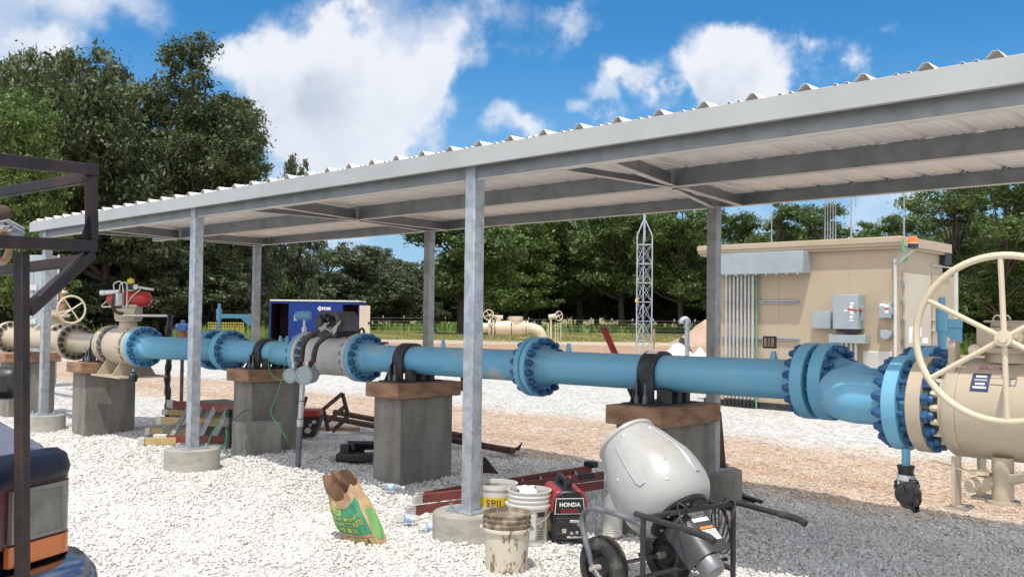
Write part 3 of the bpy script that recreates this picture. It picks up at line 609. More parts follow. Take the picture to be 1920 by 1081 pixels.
def clamp(x, y, label, zb=.95):
    c = ax(x, y); ro, ri = .166, .1385; r = thing('pipe_clamp', label, 'pipe clamp', (x, y, zb), 'black clamps holding the pipe down')
    prof = [(c.y-ro, zb+.012)] + [(c.y-ro*math.cos(t), c.z+ro*math.sin(t)) for t in [math.pi*k/24 for k in range(25)]] + [(c.y+ro, zb+.012), (c.y+ri, zb+.012)] + [(c.y+ri*math.cos(t), c.z+ri*math.sin(t)) for t in [math.pi*k/24 for k in range(25)]] + [(c.y-ri, zb+.012)]
    MB().prism([(x-.075, a, b) for a, b in prof], (.15, 0, 0)).build('strap', 'black_steel', r, bev=.003)
    MB().box((x+.02, y, zb+.006), (.30, .56, .012)).build('base_plate', 'black_steel', r)
    for s in (-1, 1):
        for k in (-.06,) if s < 0 else (-.06, .06):
            MB().prism([(x+k-.006, y+s*(ro+.001), zb+.0125), (x+k-.006, y+s*(ro+.10), zb+.0125), (x+k-.006, y+s*(ro+.001), zb+.20)], (.012, 0, 0)).build('gusset', 'black_steel', r)
        for k in (-.03, .05):
            p = V(x+k, y+s*(ro+.06), zb+.012)
            MB().cyl(p, p+V(0,0,.03), .022, n=6).cyl(p+V(0,0,.03), p+V(0,0,.055), .020, n=6).cyl(p+V(0,0,.055), p+V(0,0,.15), .009, n=8).build('bolt', 'grey_steel', r)
    for yy in (-.13, .0, .11):      # saddle channels under the pipe
        mb = MB(); xx = x+.14
        mb.box((xx, y+yy, zb+.065), (.10, .006, .105)); mb.box((xx+.047, y+yy+.028, zb+.065), (.006, .05, .105)); mb.box((xx, y+yy+.028, zb+.116), (.10, .05, .006)); mb.build('saddle_rib', 'black_steel', r)
clamp(-4.165, MY, 'black clamp with a pale sticker over the blue pipe above the cement mixer')
clamp(-7.12, MY, 'black clamp over the blue pipe between the grey meter and the tall near post')
clamp(-9.73, MY, 'black clamp over the blue pipe beside the capped nozzles left of the grey meter')
clamp(-12.47, HY, 'black clamp over the beige pipe left of the valve with red actuator', .935)
q0 = bpy.data.objects['pipe_clamp']
MB().torus(ax(-4.165), (1,0,0), .1668, .0006, 8, 4, 1.2, 1.75) if False else None
mb = MB(); c = ax(-4.165)
for k in range(6):
    t0, t1 = R(88+k*5), R(93+k*5); rr = .1672
    mb.add([(c.x-.055, c.y-rr*math.cos(math.pi-t0) if False else c.y+rr*math.cos(t0), c.z+rr*math.sin(t0)), (c.x+.045, c.y+rr*math.cos(t0), c.z+rr*math.sin(t0)), (c.x+.045, c.y+rr*math.cos(t1), c.z+rr*math.sin(t1)), (c.x-.055, c.y+rr*math.cos(t1), c.z+rr*math.sin(t1))], [(0,1,2,3)])
mb.build('sticker', 'label_white', q0)

# ------------------------------------------------------------------ pipe runs
PR, FR, HB, BC = .1365, .254, .178, .216
def lathe_x(mb, prof, y=MY, n=56, caps=True):
    o = ax(0, y); a = (1, 0, .0085 if y == MY else 0); return mb.lathe(prof, o, a, n, caps)
def flange(root, xf, d, th=.056, y=MY, mat='blue_paint', R_=FR, hub=HB, r=PR, hl=.10):
    """flange whose mating face is at xf and whose welding neck runs off in direction d"""
    b = xf+d*th
    p = [(xf, r*.9), (xf, R_*.985), (xf+d*.004, R_), (b-d*.004, R_), (b, R_*.985), (b, hub), (b+d*.018, hub*.95), (b+d*hl*.7, r+.008), (b+d*hl, r+.002), (b+d*(hl+.002), r+.0045), (b+d*(hl+.011), r+.0045), (b+d*(hl+.014), r+.0003)]
    if d < 0: p = p[::-1]
    return lathe_x(MB(), p, y, 64, False).build('flange', mat, root, ang=30)
def bolts(root, xc, half, n, bc=BC, y=MY, mat='bolt_blue', nut=.031, sub_=None):
    """studs with a nut and a rounded cap at each end through one pair of flanges"""
    mb = MB(); a = V(1, 0, 0)
    mb.cyl((-half, 0, 0), (half, 0, 0), .0165, n=10)
    for s in (-1, 1):
        mb.cyl((s*half, 0, 0), (s*(half+.034), 0, 0), nut, n=6); mb.lathe([(0, .023), (.016, .022), (.026, .016), (.03, .0)], (s*(half+.034), 0, 0), (s, 0, 0), 10)
    me = mb.build('bolt', mat); src = me.data; bpy.data.objects.remove(me)
    c = ax(xc, y)
    for k in range(n):
        t = 2*math.pi*(k+.5)/n; inst(src, 'bolt', c+V(0, bc*math.cos(t), bc*math.sin(t)), root, (t, 0, 0))
def spool(label, x0, x1, y=MY, mat='blue_paint', r=PR, cat='pipe', pieces=None):
    c = ax((x0+x1)/2, y); rt = thing('pipe_spool', label, cat, (c.x, c.y, c.z-r), 'flanged lengths of pipe')
    lathe_x(MB(), [(x0, r), (x1, r)], y).build('pipe', mat, rt); return rt
def nozzle(root, x, h=.07, r=.017, mat='blue_paint', y=MY):
    c = ax(x, y); z = c.z+PR-.006
    return MB().lathe([(0, r*1.35), (.02, r*1.2), (h*.45, r), (h*.75, r), (h*.76, r*.8), (h, r*.75)], (c.x, y, z), (0,0,1), 14).build('nozzle', mat, root)
# middle spools
s2 = spool('blue pipe length carrying four small capped nozzles left of the grey meter', -10.47, -8.99)
flange(s2, -10.625, 1); flange(s2, -8.875, -1); bolts(s2, -10.63, .063, 16)
for x in (-9.47, -9.33, -9.19, -9.06): nozzle(s2, x)
s3 = spool('blue pipe length running behind the tall near post, scuffed with pale dust', -7.72, -5.57, mat='blue_dusty')
flange(s3, -7.872, 1, mat='blue_paint'); flange(s3, -5.406, -1, mat='blue_dusty'); nozzle(s3, -6.63, .075, .02)
s4 = spool('blue pipe length right of the tall near post passing over the cement mixer', -5.24, -3.06)
flange(s4, -5.394, 1); bolts(s4, -5.40, .063, 16); flange(s4, -2.86, -1, .088)
nozzle(s4, -5.06, .075, .02); nz = nozzle(s4, -3.19, .06, .022)
c = ax(-3.22); MB().box((c.x, c.y, c.z+PR+.115), (.10, .012, .085)).build('tag_plate', 'black_steel', nz); 
for k in range(3): MB().box((c.x-.03+k*.028, c.y-.0075, c.z+PR+.115), (.02, .003, .06)).build('tag_window', 'timber' if k % 2 == 0 else 'concrete', nz)
# right end: straight run to a blind end, and a bent leg to the near header
s5 = spool('blue bent pipe joining the shaded run to the beige valve at the right', -2.62, -2.38, r=.10)
flange(s5, -2.822, 1, .088, hl=.12); bolts(s5, -2.841, .108, 16)
def bent(root, pts, r=PR):
    MB().tube(spline(pts, 10), r, 40).build('bent_leg', 'blue_paint', root, ang=60)
bent(s5, [ax(-2.72)+V(0,.01,0), ax(-2.64)+V(0,-.03,0), ax(-2.545)+V(0,-.13,0), V(-2.50, 5.60, 1.185), V(-2.45, 5.38, 1.178), V(-2.37, 5.20, 1.168), V(-2.26, 5.125, 1.162), ax(-2.15, HY), ax(-2.0, HY)])
flange(s5, -1.942, -1, .074, HY, hl=.05); lathe_x(MB(), [(-1.944, .165), (-1.944, .182), (-1.888, .182), (-1.888, .165)], HY).build('spacer_ring', 'blue_dusty', s5)
bl = spool('blue blind flanged stub hidden behind the bent pipe at the right', -2.35, -2.31)
flange(bl, -2.16, -1); lathe_x(MB(), [(-2.15, .0), (-2.15, FR), (-2.09, FR), (-2.09, 0)]).build('blind_plate', 'blue_paint', bl); bolts(bl, -2.155, .063, 16)
# left end, the same turned round
s1 = spool('blue bent pipe between the beige valve with red actuator and the shaded run', -10.86, -10.78)
flange(s1, -10.635, -1); flange(s1, -11.325, 1, .075, HY, hl=.06)
bent(s1, [ax(-11.24, HY), ax(-11.14, HY), V(-11.07, 5.20, 1.158), V(-10.98, 5.36, 1.15), V(-10.86, 5.66, 1.14), V(-10.80, 5.80, 1.132), ax(-10.74), ax(-10.68)], .139)
bl2 = spool('blue blind flanged stub behind the bent pipe at the left', -10.9, -10.86)
flange(bl2, -11.02, 1); lathe_x(MB(), [(-11.08, .0), (-11.08, FR), (-11.03, FR), (-11.03, 0)]).build('blind_plate', 'blue_paint', bl2); bolts(bl2, -11.025, .06, 16)
def davit(base, arm, label):
    r = thing('davit', label, 'davit arm', base, 'blue swing arms for the blind flanges')
    b = V(*base); a = V(*arm)
    MB().cyl(b, b+V(0,0,.12), .026).cyl(b+V(0,0,.12), b+V(0,0,.26), .036).cyl(b+V(0,0,.26), b+V(0,0,.33), .02).build('pivot_post', 'blue_paint', r)
    d = a.normalized(); p = b+V(0,0,.17)
    mb = MB(); mb.bar(p, p+a, .04, .055); e = p+a
    mb.prism([e-d*.14+V(0,0,-.0275), e+V(0,0,-.0275), e+V(0,0,-.12), e-d*.04+V(0,0,-.12)], d.cross(V(0,0,1))*.012); mb.build('arm', 'blue_paint', r, bev=.003)
davit((-10.98, 5.95, 1.385), tuple(RH*.42), 'blue swing arm over the blind flange left of the second pier')
davit((-2.08, 5.95, 1.42), tuple(RH*.10+V(.02,0,0)), 'blue swing arm seen through the handwheel at the right')
# grey ultrasonic meter
mt = thing('flow_meter', 'white grey flow meter body bolted into the blue pipe behind the hoses', 'flow meter', (-8.37, MY, .93))
lathe_x(MB(), [(-8.73, .19), (-8.68, .205), (-8.60, .208), (-8.585, .20), (-8.57, .208), (-8.08, .208), (-8.0, .20)], n=56).build('body', 'grey_meter', mt)
flange(mt, -8.865, 1, .06, mat='grey_meter', hub=.20, r=.188, hl=.06); flange(mt, -7.882, -1, .06, mat='grey_meter', hub=.20, r=.188, hl=.06)
bolts(mt, -8.87, .066, 16); bolts(mt, -7.877, .066, 16)
c = ax(-8.37)
MB().box((c.x-.02, c.y, c.z+.235), (.34, .20, .07)).build('neck', 'black_steel', mt, bev=.01)
head = MB(); 
hp = [(-.30, .0), (-.30, .02), (-.24, .19), (-.19, .215), (.15, .215), (.17, .19), (.15, .165), (-.16, .165), (-.20, .12), (-.24, 0)]
head.prism([c+V(-a*.85, -.13, .265+b) for a, b in hp], (0, .26, 0)).build('cover', 'motor_dark', mt, bev=.012)
MB().cyl(c+V(-.10, -.15, .36), c+V(-.10, .05, .36), .085, n=24).cyl(c+V(-.10, -.165, .36), c+V(-.10, -.15, .36), .07, n=24).build('terminal_housing', 'black_plastic', mt, bev=.006)
for dx, dz in ((.04, .33), (.09, .40), (.10, .30), (.03, .43)): MB().cyl(c+V(dx, -.16, dz), c+V(dx, .02, dz), .03, n=12).cyl(c+V(dx, -.18, dz), c+V(dx, -.16, dz), .022, n=6).build('fitting', 'alu' if dz < .4 else 'black_steel', mt)
mb = MB(); mb.torus(c+V(.46, 0, .262), (0, 1, 0), .042, .012, 24, 8).build('lifting_eye', 'rust', mt)
for ang_, w_, x_ in ((148, 34, -8.475), (196, 20, -8.50)):
    mb = MB()
    for k in range(5):
        t0, t1 = R(ang_+w_*k/5), R(ang_+w_*(k+1)/5); rr = .2086; hw = .04 if w_ > 30 else .022
        mb.add([(x_-hw, c.y+rr*math.cos(t0), c.z+rr*math.sin(t0)), (x_+hw, c.y+rr*math.cos(t0), c.z+rr*math.sin(t0)), (x_+hw, c.y+rr*math.cos(t1), c.z+rr*math.sin(t1)), (x_-hw, c.y+rr*math.cos(t1), c.z+rr*math.sin(t1))], [(0,1,2,3)])
    mb.build('name_plate', 'black_plastic' if w_ > 30 else 'concrete', mt)
# pressure transmitter on its stem
tp = ax(-8.98)+V(0, 0, PR+.03); tr_ = thing('transmitter', 'small blue green transmitter on a stem above the blue pipe', 'transmitter', tp)
MB().cyl(tp, tp+V(0,0,.08), .02).cyl(tp+V(0,0,.08), tp+V(0,0,.14), .028).cyl(tp+V(0,0,.14), tp+V(0,0,.22), .014).build('stem', 'alu', tr_)
h_ = tp+V(0,0,.27); MB().cyl(h_-RH*.08, h_+RH*.07, .05, n=20).cyl(h_-RH*.105, h_-RH*.08, .042, n=20).build('head', 'blue_dusty', tr_, bev=.006)
MB().cyl(h_-RH*.10+V(0,0,-.06), h_-RH*.10+V(0,0,.0), .02).build('plug', 'alu', tr_)
# header at the left: beige pipe, valve with actuator
hb = spool('beige pipe running left along the near header to the edge of the view', -24, -13.62, HY, 'beige_paint')
flange(hb, -13.505, -1, .06, HY, 'beige_paint'); flange(hb, -16.1, -1, .06, HY, 'beige_paint'); flange(hb, -16.09, 1, .06, HY, 'beige_paint')
bolts(hb, -13.5, .066, 16, y=HY, mat='black_steel'); bolts(hb, -16.095, .066, 16, y=HY, mat='black_steel')
hb2 = spool('short beige pipe length between the big bolted flange and the actuated valve', -13.38, -12.32, HY, 'beige_paint')
flange(hb2, -13.495, 1, .06, HY, 'beige_paint'); flange(hb2, -12.215, -1, .06, HY, 'beige_paint', hl=.06)
vl = thing('ball_valve', 'beige ball valve on flared feet under the red actuator', 'valve', (-11.78, HY, .78))
flange(vl, -12.205, 1, .06, HY, 'beige_paint', r=.16, hl=.05); flange(vl, -11.335, -1, .075, HY, 'beige_paint', r=.16, hl=.05)
lathe_x(MB(), [(-12.12, .16), (-12.05, .225), (-11.95, .245), (-11.62, .245), (-11.52, .225), (-11.43, .16)], HY).build('body', 'beige_paint', vl)
bolts(vl, -12.21, .066, 16, y=HY, mat='grey_steel'); bolts(vl, -11.33, .085, 16, y=HY)
lathe_x(MB(), [(-11.53, .252), (-11.48, .252)], HY).build('body_ring', 'beige_paint', vl)
for k in range(14):
    t = 2*math.pi*k/14; p = ax(-11.50, HY)+V(0, .238*math.cos(t), .238*math.sin(t)); MB().cyl(p-V(.07,0,0), p+V(.06,0,0), .018, n=6).build('body_bolt', 'alu' if k % 3 == 0 else 'beige_paint', vl)
for x in (-12.02, -11.58):
    MB().prism([(x, HY-.28, .80), (x, HY+.28, .80), (x, HY+.13, 1.03), (x, HY-.13, 1.03)], (.02, 0, 0)).build('foot', 'beige_paint', vl)
MB().box((-11.72, HY, .79), (.86, .60, .02)).build('foot_plate', 'beige_paint', vl)
c = V(-11.76, HY, 1.40)
MB().cyl(c-V(0,0,.06), c+V(0,0,.075), .125, .105, n=24).cyl(c+V(0,0,.075), c+V(0,0,.10), .155, n=28).build('bonnet', 'beige_paint', vl)
ac = thing('valve_actuator', 'red cylindrical actuator with tubing and a yellow indicator on the left valve', 'actuator', c+V(0,0,.10))
a0 = c+V(0, 0, .10)
MB().box(a0+V(0,0,.07), (.26, .26, .14), Matrix((RH, FH, V(0,0,1))).transposed()).prism([a0+RH*-.06+V(0,0,.14)-FH*.1, a0+RH*.14+V(0,0,.14)-FH*.1, a0+RH*.14+V(0,0,.19)-FH*.1, a0+RH*0+V(0,0,.19)-FH*.1], FH*.2).build('gear_housing', 'beige_paint', ac, bev=.008)
cc = a0+V(0,0,.26)+RH*.02
MB().lathe([(-.29, 0), (-.285, .05), (-.265, .085), (-.23, .098), (.18, .098), (.23, .085), (.26, .05), (.265, 0)], cc, RH, 32).build('cylinder', 'actuator_red', ac)
MB().cyl(a0+RH*.0+V(0,0,.05)-FH*.16, a0+RH*.55+V(0,0,.05)-FH*.16, .018, n=12).build('lever_arm', 'alu', ac)
MB().cyl(cc+V(0,0,.10), cc+V(0,0,.115), .05).build('top_ring', 'alu', ac); MB().cyl(cc+V(0,0,.115), cc+V(0,0,.19), .058).build('switch_box', 'black_plastic', ac, bev=.006)
MB().box(cc+V(0,0,.222), (.07, .07, .062), Matrix((RH, FH, V(0,0,1))).transposed()).cyl(cc+V(0,0,.255), cc+V(0,0,.265), .02).build('indicator', 'yellow', ac, bev=.006)
g_ = cc+RH*.09+V(0,0,.15)-FH*.05; MB().cyl(g_, g_-FH*.03, .032, n=18).build('gauge', 'white_plastic', ac); MB().cyl(g_, g_+RH*.22+V(0,0,-.03), .016, n=8).build('fitting', 'alu', ac)
MB().cyl(cc-RH*.28+V(0,0,.075)-FH*.1, cc-RH*.10+V(0,0,.09)-FH*.1, .03, n=14).cyl(cc-RH*.34+V(0,0,.07)-FH*.1, cc-RH*.28+V(0,0,.075)-FH*.1, .035, n=14).build('regulator', 'alu', ac)
MB().box(cc-RH*.10+V(0,0,-.01)-FH*.13, (.10, .07, .16)).build('valve_block', 'alu', ac, bev=.01)
for pts in ([cc-RH*.16-FH*.12+V(0,0,.10), cc-RH*.16-FH*.12+V(0,0,.19), cc-RH*.06-FH*.12+V(0,0,.19), cc-RH*.04-FH*.12+V(0,0,-.12)], [cc-RH*.09-FH*.12+V(0,0,.10), cc-RH*.08-FH*.12+V(0,0,.18), cc+RH*.0-FH*.12+V(0,0,.18), cc+RH*.0-FH*.12+V(0,0,-.14)],
            [cc+RH*.16-FH*.10+V(0,0,.12), cc+RH*.03-FH*.11+V(0,0,-.02), cc-RH*.01-FH*.11+V(0,0,-.16)], [cc-RH*.24-FH*.05+V(0,0,0), cc-RH*.33-FH*.08+V(0,0,-.10), cc-RH*.20-FH*.10+V(0,0,-.10)]):
    MB().tube(spline(pts, 6), .008, 6).build('tubing', 'alu', ac)
MB().tube(spline([cc-RH*.15-FH*.13+V(0,0,.06), cc-RH*.17-FH*.14+V(0,0,-.08), cc-RH*.12-FH*.14+V(0,0,-.17), cc-RH*.03-FH*.13+V(0,0,-.19)], 6), .018, 8).build('hose', 'hose', ac)
# black taped plugs hanging from the flanges
def plug(p, L, r, label, tape=True):
    o = thing('taped_plug', label, 'plug', p+V(0,0,-L), 'plugs wrapped in black bags')
    MB().cyl(p+V(0,0,-.3*L), p, r*.35, n=10).build('stem', 'blue_dusty', o)
    MB().lathe([(0, r*.5), (L*.06, r*.72), (L*.22, r*.62), (L*.3, r*.75)], p+V(0,0,-.58*L), (0,0,1), 11).build('wrap', 'black_plastic', o)
    MB().lathe([(0, r*.85), (L*.16, r*.72)], p+V(0,0,-.58*L), (.05,.0,1), 12).build('tape', 'tape_grey', o)
    mb = MB().tube(spline([p+V(0,0,-.50*L), p+V(.004,0,-.60*L), p+V(.012,0,-.74*L), p+V(.03,.01,-.88*L), p+V(.05,.015,-L)], 4), [r*q for q in (.80,.86,.92,.98,1.02,1.05,1.06,1.04,1.0,.95,.88,.78,.66,.5,.34,.2,.08)], 14)
    mb.v = [q+V(r*.16*math.sin(k*2.3), r*.16*math.cos(k*3.1), r*.10*math.sin(k*1.7)) for k, q in enumerate(mb.v)]; mb.build('bag_tail', 'black_plastic', o, ang=12)
plug(V(-1.94, 5.02, .93), .33, .062, 'plug in a black bag hanging below the right beige valve')
plug(V(-11.26, 4.98, .905), .155, .045, 'small plug in black tape hanging below the left blue flange')

# ------------------------------------------------------------------ right beige valve
rv = thing('ball_valve', 'large beige ball valve with a big spoked handwheel at the right edge', 'valve', (-1.47, HY, .70))
flange(rv, -1.89, 1, .074, HY, 'beige_paint', r=.17, hub=.19, hl=.05)
bolts(rv, -1.916, .10, 16, y=HY, nut=.034)
lathe_x(MB(), [(-1.80, .17), (-1.745, .178), (-1.735, .225), (-1.715, .225), (-1.712, .248), (-1.70, .256), (-1.648, .256), (-1.645, .252), (-1.642, .256), (-1.305, .256), (-1.302, .252), (-1.30, .256), (-1.24, .256), (-1.22, .225), (-1.18, .178), (-1.10, .17)], HY).build('body', 'beige_paint', rv)
flange(rv, -1.05, -1, .095, HY, 'beige_paint', r=.17, hub=.19, hl=.05)
for k in range(18):
    t = 2*math.pi*k/18; p = ax(-1.74, HY)+V(0, .205*math.cos(t), .205*math.sin(t)); MB().cyl(p-V(.035,0,0), p+V(.01,0,0), .019, n=6).build('body_bolt', 'cream_paint', rv)
hr = spool('beige pipe running right out of the view', -.93, 2.2, HY, 'beige_paint'); flange(hr, -1.045, 1, .095, HY, 'beige_paint'); bolts(hr, -1.047, .11, 16, y=HY)
b0 = V(-1.45, HY, 1.40)
MB().cyl(b0, b0+V(0,0,.05), .125, n=32).cyl(b0+V(0,0,.05), b0+V(0,0,.075), .15, n=32).build('bonnet', 'beige_paint', rv)
gb = MB(); gb.box(b0+V(.02, -.01, .125), (.30, .24, .10)).cyl(b0+V(0,0,.175), b0+V(0,0,.20), .10, n=28).box(b0+V(0,0,.205), (.24, .12, .012)); gb.build('gearbox', 'beige_paint', rv, bev=.012)
MB().cyl(b0+V(.06,-.13,.13), b0+V(.085,-.22,.13), .055, n=20).cyl(b0+V(.085,-.22,.13), b0+V(.085,-.26,.13), .035, n=16).build('input_housing', 'beige_paint', rv)
for dx in (-.13, .15): MB().cyl(b0+V(dx,-.13,.06), b0+V(dx,-.16,.06), .03, n=16).cyl(b0+V(dx,-.16,.06), b0+V(dx,-.175,.06), .018, n=6).build('cover_bolt', 'cream_paint', rv)
for dx in (-.06, -.02): MB().torus(b0+V(dx, -.03, .215), (.3, 1, 0), .022, .005, 14, 6, -.6, math.pi).build('lifting_eye', 'cream_paint', rv)
wc = at(1882, 634, Y=4.56); ay = V(.10, -1, .0).normalized()
wh = MB().torus(wc, ay, .375, .0165, 72, 12).build('handwheel', 'cream_paint', rv)
_, wu, ww = basis(ay)
wu, ww = V(1,0,0)-ay*ay.x, V(0,0,1)
wu.normalize()
for k in range(6):
    t = R(92+60*k); MB().tube([wc-ay*.01+(wu*math.cos(t)+ww*math.sin(t))*.02, wc+(wu*math.cos(t)+ww*math.sin(t))*.375], .0125, 8).build('spoke', 'cream_paint', wh)
MB().cyl(wc-ay*.03, wc+ay*.02, .036, n=20).cyl(wc+ay*.02, wc+ay*.03, .02, n=6).build('hub', 'cream_paint', wh)
MB().cyl(b0+V(.085,-.26,.13), wc, .016, n=12).build('stem', 'cream_paint', rv)
bc_ = ax(0, HY)
def onbody(x, ph, r=.2565): return lambda co: V(x+co.x, bc_.y-(r+co.z)*math.cos(ph+co.y/r), bc_.z+(r+co.z)*math.sin(ph+co.y/r))
def patch(x, ph, w, h, mat, name, r, root):
    f = onbody(x, ph, r); mb = MB(); n = 6
    vs = [f(V(sx*w/2, -h/2+h*k/n, 0)) for k in range(n+1) for sx in (-1, 1)]
    return mb.add(vs, [(2*k, 2*k+1, 2*k+3, 2*k+2) for k in range(n)]).build(name, mat, root)
patch(-1.505, .96, .135, .046, 'label_pink', 'maker_plate', .2572, rv); patch(-1.505, .96, .123, .035, 'beige_paint', 'maker_plate_field', .2576, rv)
text('GROVE', 'maker_lettering', 'pink_ink', None, (1,0,0), (0,0,1), .034, rv, .0004, onbody(-1.505, .96-.012/.2578, .2586), bold=.0006)
dp = patch(-1.535, .60, .085, .105, 'label_blue', 'data_plate', .2572, rv)
for k, (w_, dy) in enumerate(((.05,.033),(.06,.012),(.045,-.01),(.062,-.03))): patch(-1.535, .60+dy/.257, w_, .011, 'label_white' if k != 1 else 'box_grey', 'data_row', .2578, dp)
patch(-1.435, .63, .125, .042, 'grey_steel', 'rating_plate', .2572, rv); patch(-1.435, .63, .112, .032, 'beige_paint', 'rating_field', .2577, rv)
lug = MB().prism([(-1.70, 4.94, 1.30), (-1.70, 5.02, 1.30)] + [(-1.70, 4.98+.04*math.cos(t), 1.47+.04*math.sin(t)) for t in [math.pi*k/10 for k in range(11)]], (.035, 0, 0)).build('lifting_lug', 'beige_paint', rv, bev=.004)
MB().box((-1.655, 4.93, .80), (.016, .10, .26)).box((-1.64, 4.93, .676), (.10, .14, .014)).build('foot', 'beige_paint', rv); MB().box((-1.655, 5.31, .80), (.016, .10, .26)).box((-1.64, 5.31, .676), (.10, .14, .014)).build('foot', 'beige_paint', rv)
dv = MB(); d0 = V(-1.555, 4.90, .80)
dv.cyl(d0, d0+V(.06,.10,.02), .042, n=8).cyl(d0+V(-.02,-.035,-.005), d0, .032, n=8).cyl(d0+V(.05,.08,.02), d0+V(.22,.05,.06), .026, n=14).cyl(d0+V(.22,.05,.06), d0+V(.26,.045,.065), .05, n=16)
dv.cyl(d0+V(.10,.08,-.07), d0+V(.10,.08,.14), .05, n=16).cyl(d0+V(.10,.08,-.085), d0+V(.10,.08,-.07), .08, n=16).build('drain_valve', 'beige_paint', rv)
MB().bar(d0+V(-.03,.02,.06), d0+V(-.20,-.02,.10), .03, .006).bar(d0+V(.05,.04,.06), d0+V(-.03,.02,.06), .05, .02).build('drain_lever', 'cream_paint', rv)
MB().cyl((-1.30, 4.97, .90), (-1.30, 4.97, .80), .026, n=12).build('drain_plug', 'beige_paint', rv)
MB().torus(V(-1.28, 5.0, .98), (0,-1,0), .03, .013, 16, 6).build('grease_fitting', 'beige_paint', rv)

# second beige line seen behind the first at the left, its handwheel and the equipment beyond
bv = thing('gate_valve', 'beige valve on a rear line seen past the leftmost near post', 'valve', at(112, 640, w=17.5))
p0 = at(112, 633, w=17.5)
for dx in (-.75, .0): MB().lathe([(0, .16), (0, .27), (.12, .27), (.12, .16)], p0+V(dx,0,0), (1,0,0), 40).build('flange', 'beige_paint', bv)
MB().cyl(p0+V(-3,0,0), p0+V(.9,0,0), .16, n=30).build('body', 'beige_paint', bv)
for k in range(14):
    t = 2*math.pi*k/14; q = p0+V(.12, .225*math.cos(t), .225*math.sin(t)); MB().cyl(q, q+V(.05,0,0), .033, n=6).build('bolt', 'black_steel', bv)
MB().cyl(p0+V(-.3,0,.1), p0+V(-.3,0,.52), .12, n=20).box(p0+V(-.3,0,.42), (.42, .42, .06)).build('bonnet', 'beige_paint', bv)
wq = at(134, 580, w=16.9); an = (RH*.62-FH*.6+V(0,0,.0)).normalized()
w2 = MB().torus(wq, an, .245, .018, 48, 8).build('handwheel', 'cream_paint', bv); _, e1, e2 = basis(an)
for k in range(4): MB().cyl(wq, wq+(e1*math.cos(k*1.571+.6)+e2*math.sin(k*1.571+.6))*.24, .014, n=6).build('spoke', 'cream_paint', w2)
MB().cyl(p0+V(-.2,-.1,.42), wq, .02, n=8).build('stem', 'cream_paint', bv)
cb = thing('equipment_cabinet', 'tall pale grey cabinet behind the rusty rack and leftmost near post', 'cabinet', at(75, 640, w=21)); b0_ = at(72, 640, w=21); b0_.z = -.1
Rm = Matrix((RH, FH, V(0,0,1))).transposed()
MB().box(b0_+V(0,0,1.48), (.62, .5, 2.9), Rm).build('body', 'cabinet_grey', cb, bev=.01)
for dx in (-.15, .14): MB().box(b0_+RH*dx-FH*.257+V(0,0,1.75), (.27, .012, 2.0), Rm).build('door', 'box_grey', cb, bev=.004)
for dz in (1.45, 2.2): MB().box(b0_-FH*.275+V(0,0,dz), (.16, .03, .12), Rm).build('latch', 'alu', cb)
rs = thing('valve_stack', 'reddish brown valve stack with grey grilles beside the pale grey cabinet', 'equipment', at(117, 640, w=20)); r0 = at(117, 560, w=20)
MB().box(r0+V(0,0,.12), (.10, .1, .42), Rm).box(r0+V(0,0,-.2), (.14, .12, .2), Rm).box(r0+V(0,0,-.75), (.10,.1,1.0), Rm).build('column', 'form_wood', rs, bev=.02)
MB().box(r0+RH*.05+V(0,0,.15), (.05, .14, .06), Rm).build('cap', 'white_plastic', rs)
for k in range(7): MB().box(r0-RH*.17+V(0,0,-.05-.07*k), (.2, .05, .04), Rm).build('grille', 'grey_steel', rs)
MB().tube([r0-RH*.24+V(0,0,.9), r0-RH*.24+V(0,0,-1.2)], .02, 6).tube([r0-RH*.10+V(0,0,.95), r0-RH*.10+V(0,0,-1.2)], .02, 6).build('riser', 'alu', rs)

# ------------------------------------------------------------------ sensor stand with hoses in front of the run
sp_ = at(557, 877, Z=0.0); sb = thing('sensor_stand', 'slim upright pole holding two round grey junction boxes on hoses', 'sensor stand', sp_)
t_ = V(sp_.x+.05, sp_.y+.02, .93)
m_ = sp_.lerp(t_, .47); MB().cyl(sp_-V(0,0,.2), m_, .030, n=14).build('black_sleeve', 'grey_steel', sb); MB().cyl(m_, t_, .028, n=14).cyl(m_-V(0,0,.005), m_+V(0,0,.07), .033, n=14).build('pole', 'alu', sb)
for k in (.55, .75): MB().torus(sp_.lerp(t_, k), (0,0,1), .031, .004, 16, 6).build('tie', 'black_plastic', sb)
for px_, dl in ((551, .085), (577, .105)):
    j = at(px_, 703, Y=sp_.y-.03); d = (CAM-j); d.z = -.1; d = (d.normalized()+RH*-.5).normalized()
    mb = MB(); mb.lathe([(-.09, .03), (-.085, dl*.82), (.05, dl*.84), (.055, dl*.92), (.085, dl*.92), (.095, dl*.75), (.088, dl*.7), (.086, .0)], j, d, 28).build('junction_box', 'box_grey', sb)
    mb = MB(); mb.cyl(j+V(0,0,dl*.7), j+V(0,0,dl*.7+.07), .028, n=6).build('gland', 'alu', sb)
def hose(pts, r, mat, root, name='hose'): return MB().tube(spline(pts, 8), r, 10).build(name, mat, root, ang=60)
jA, jB = at(551, 690, Y=sp_.y-.03), at(578, 690, Y=sp_.y-.03)
hose([jA+V(.09,0,.02), at(566, 672, Y=5.45), at(570, 645, Y=5.45), at(583, 628, Y=5.50), at(612, 612, Y=5.62), c*0+at(627, 605, Y=5.72)], .025, 'hose', sb)
hose([jB+V(.03,0,.03), at(588, 672, Y=5.44), at(594, 648, Y=5.44), at(607, 634, Y=5.48), at(634, 615, Y=5.60), at(645, 600, Y=5.68)], .025, 'hose', sb)
for q in (at(566, 668, Y=5.44), at(588, 670, Y=5.43)): MB().cyl(q-V(0,0,.05), q+V(0,0,.04), .026, n=12).build('coupling', 'rust', sb)
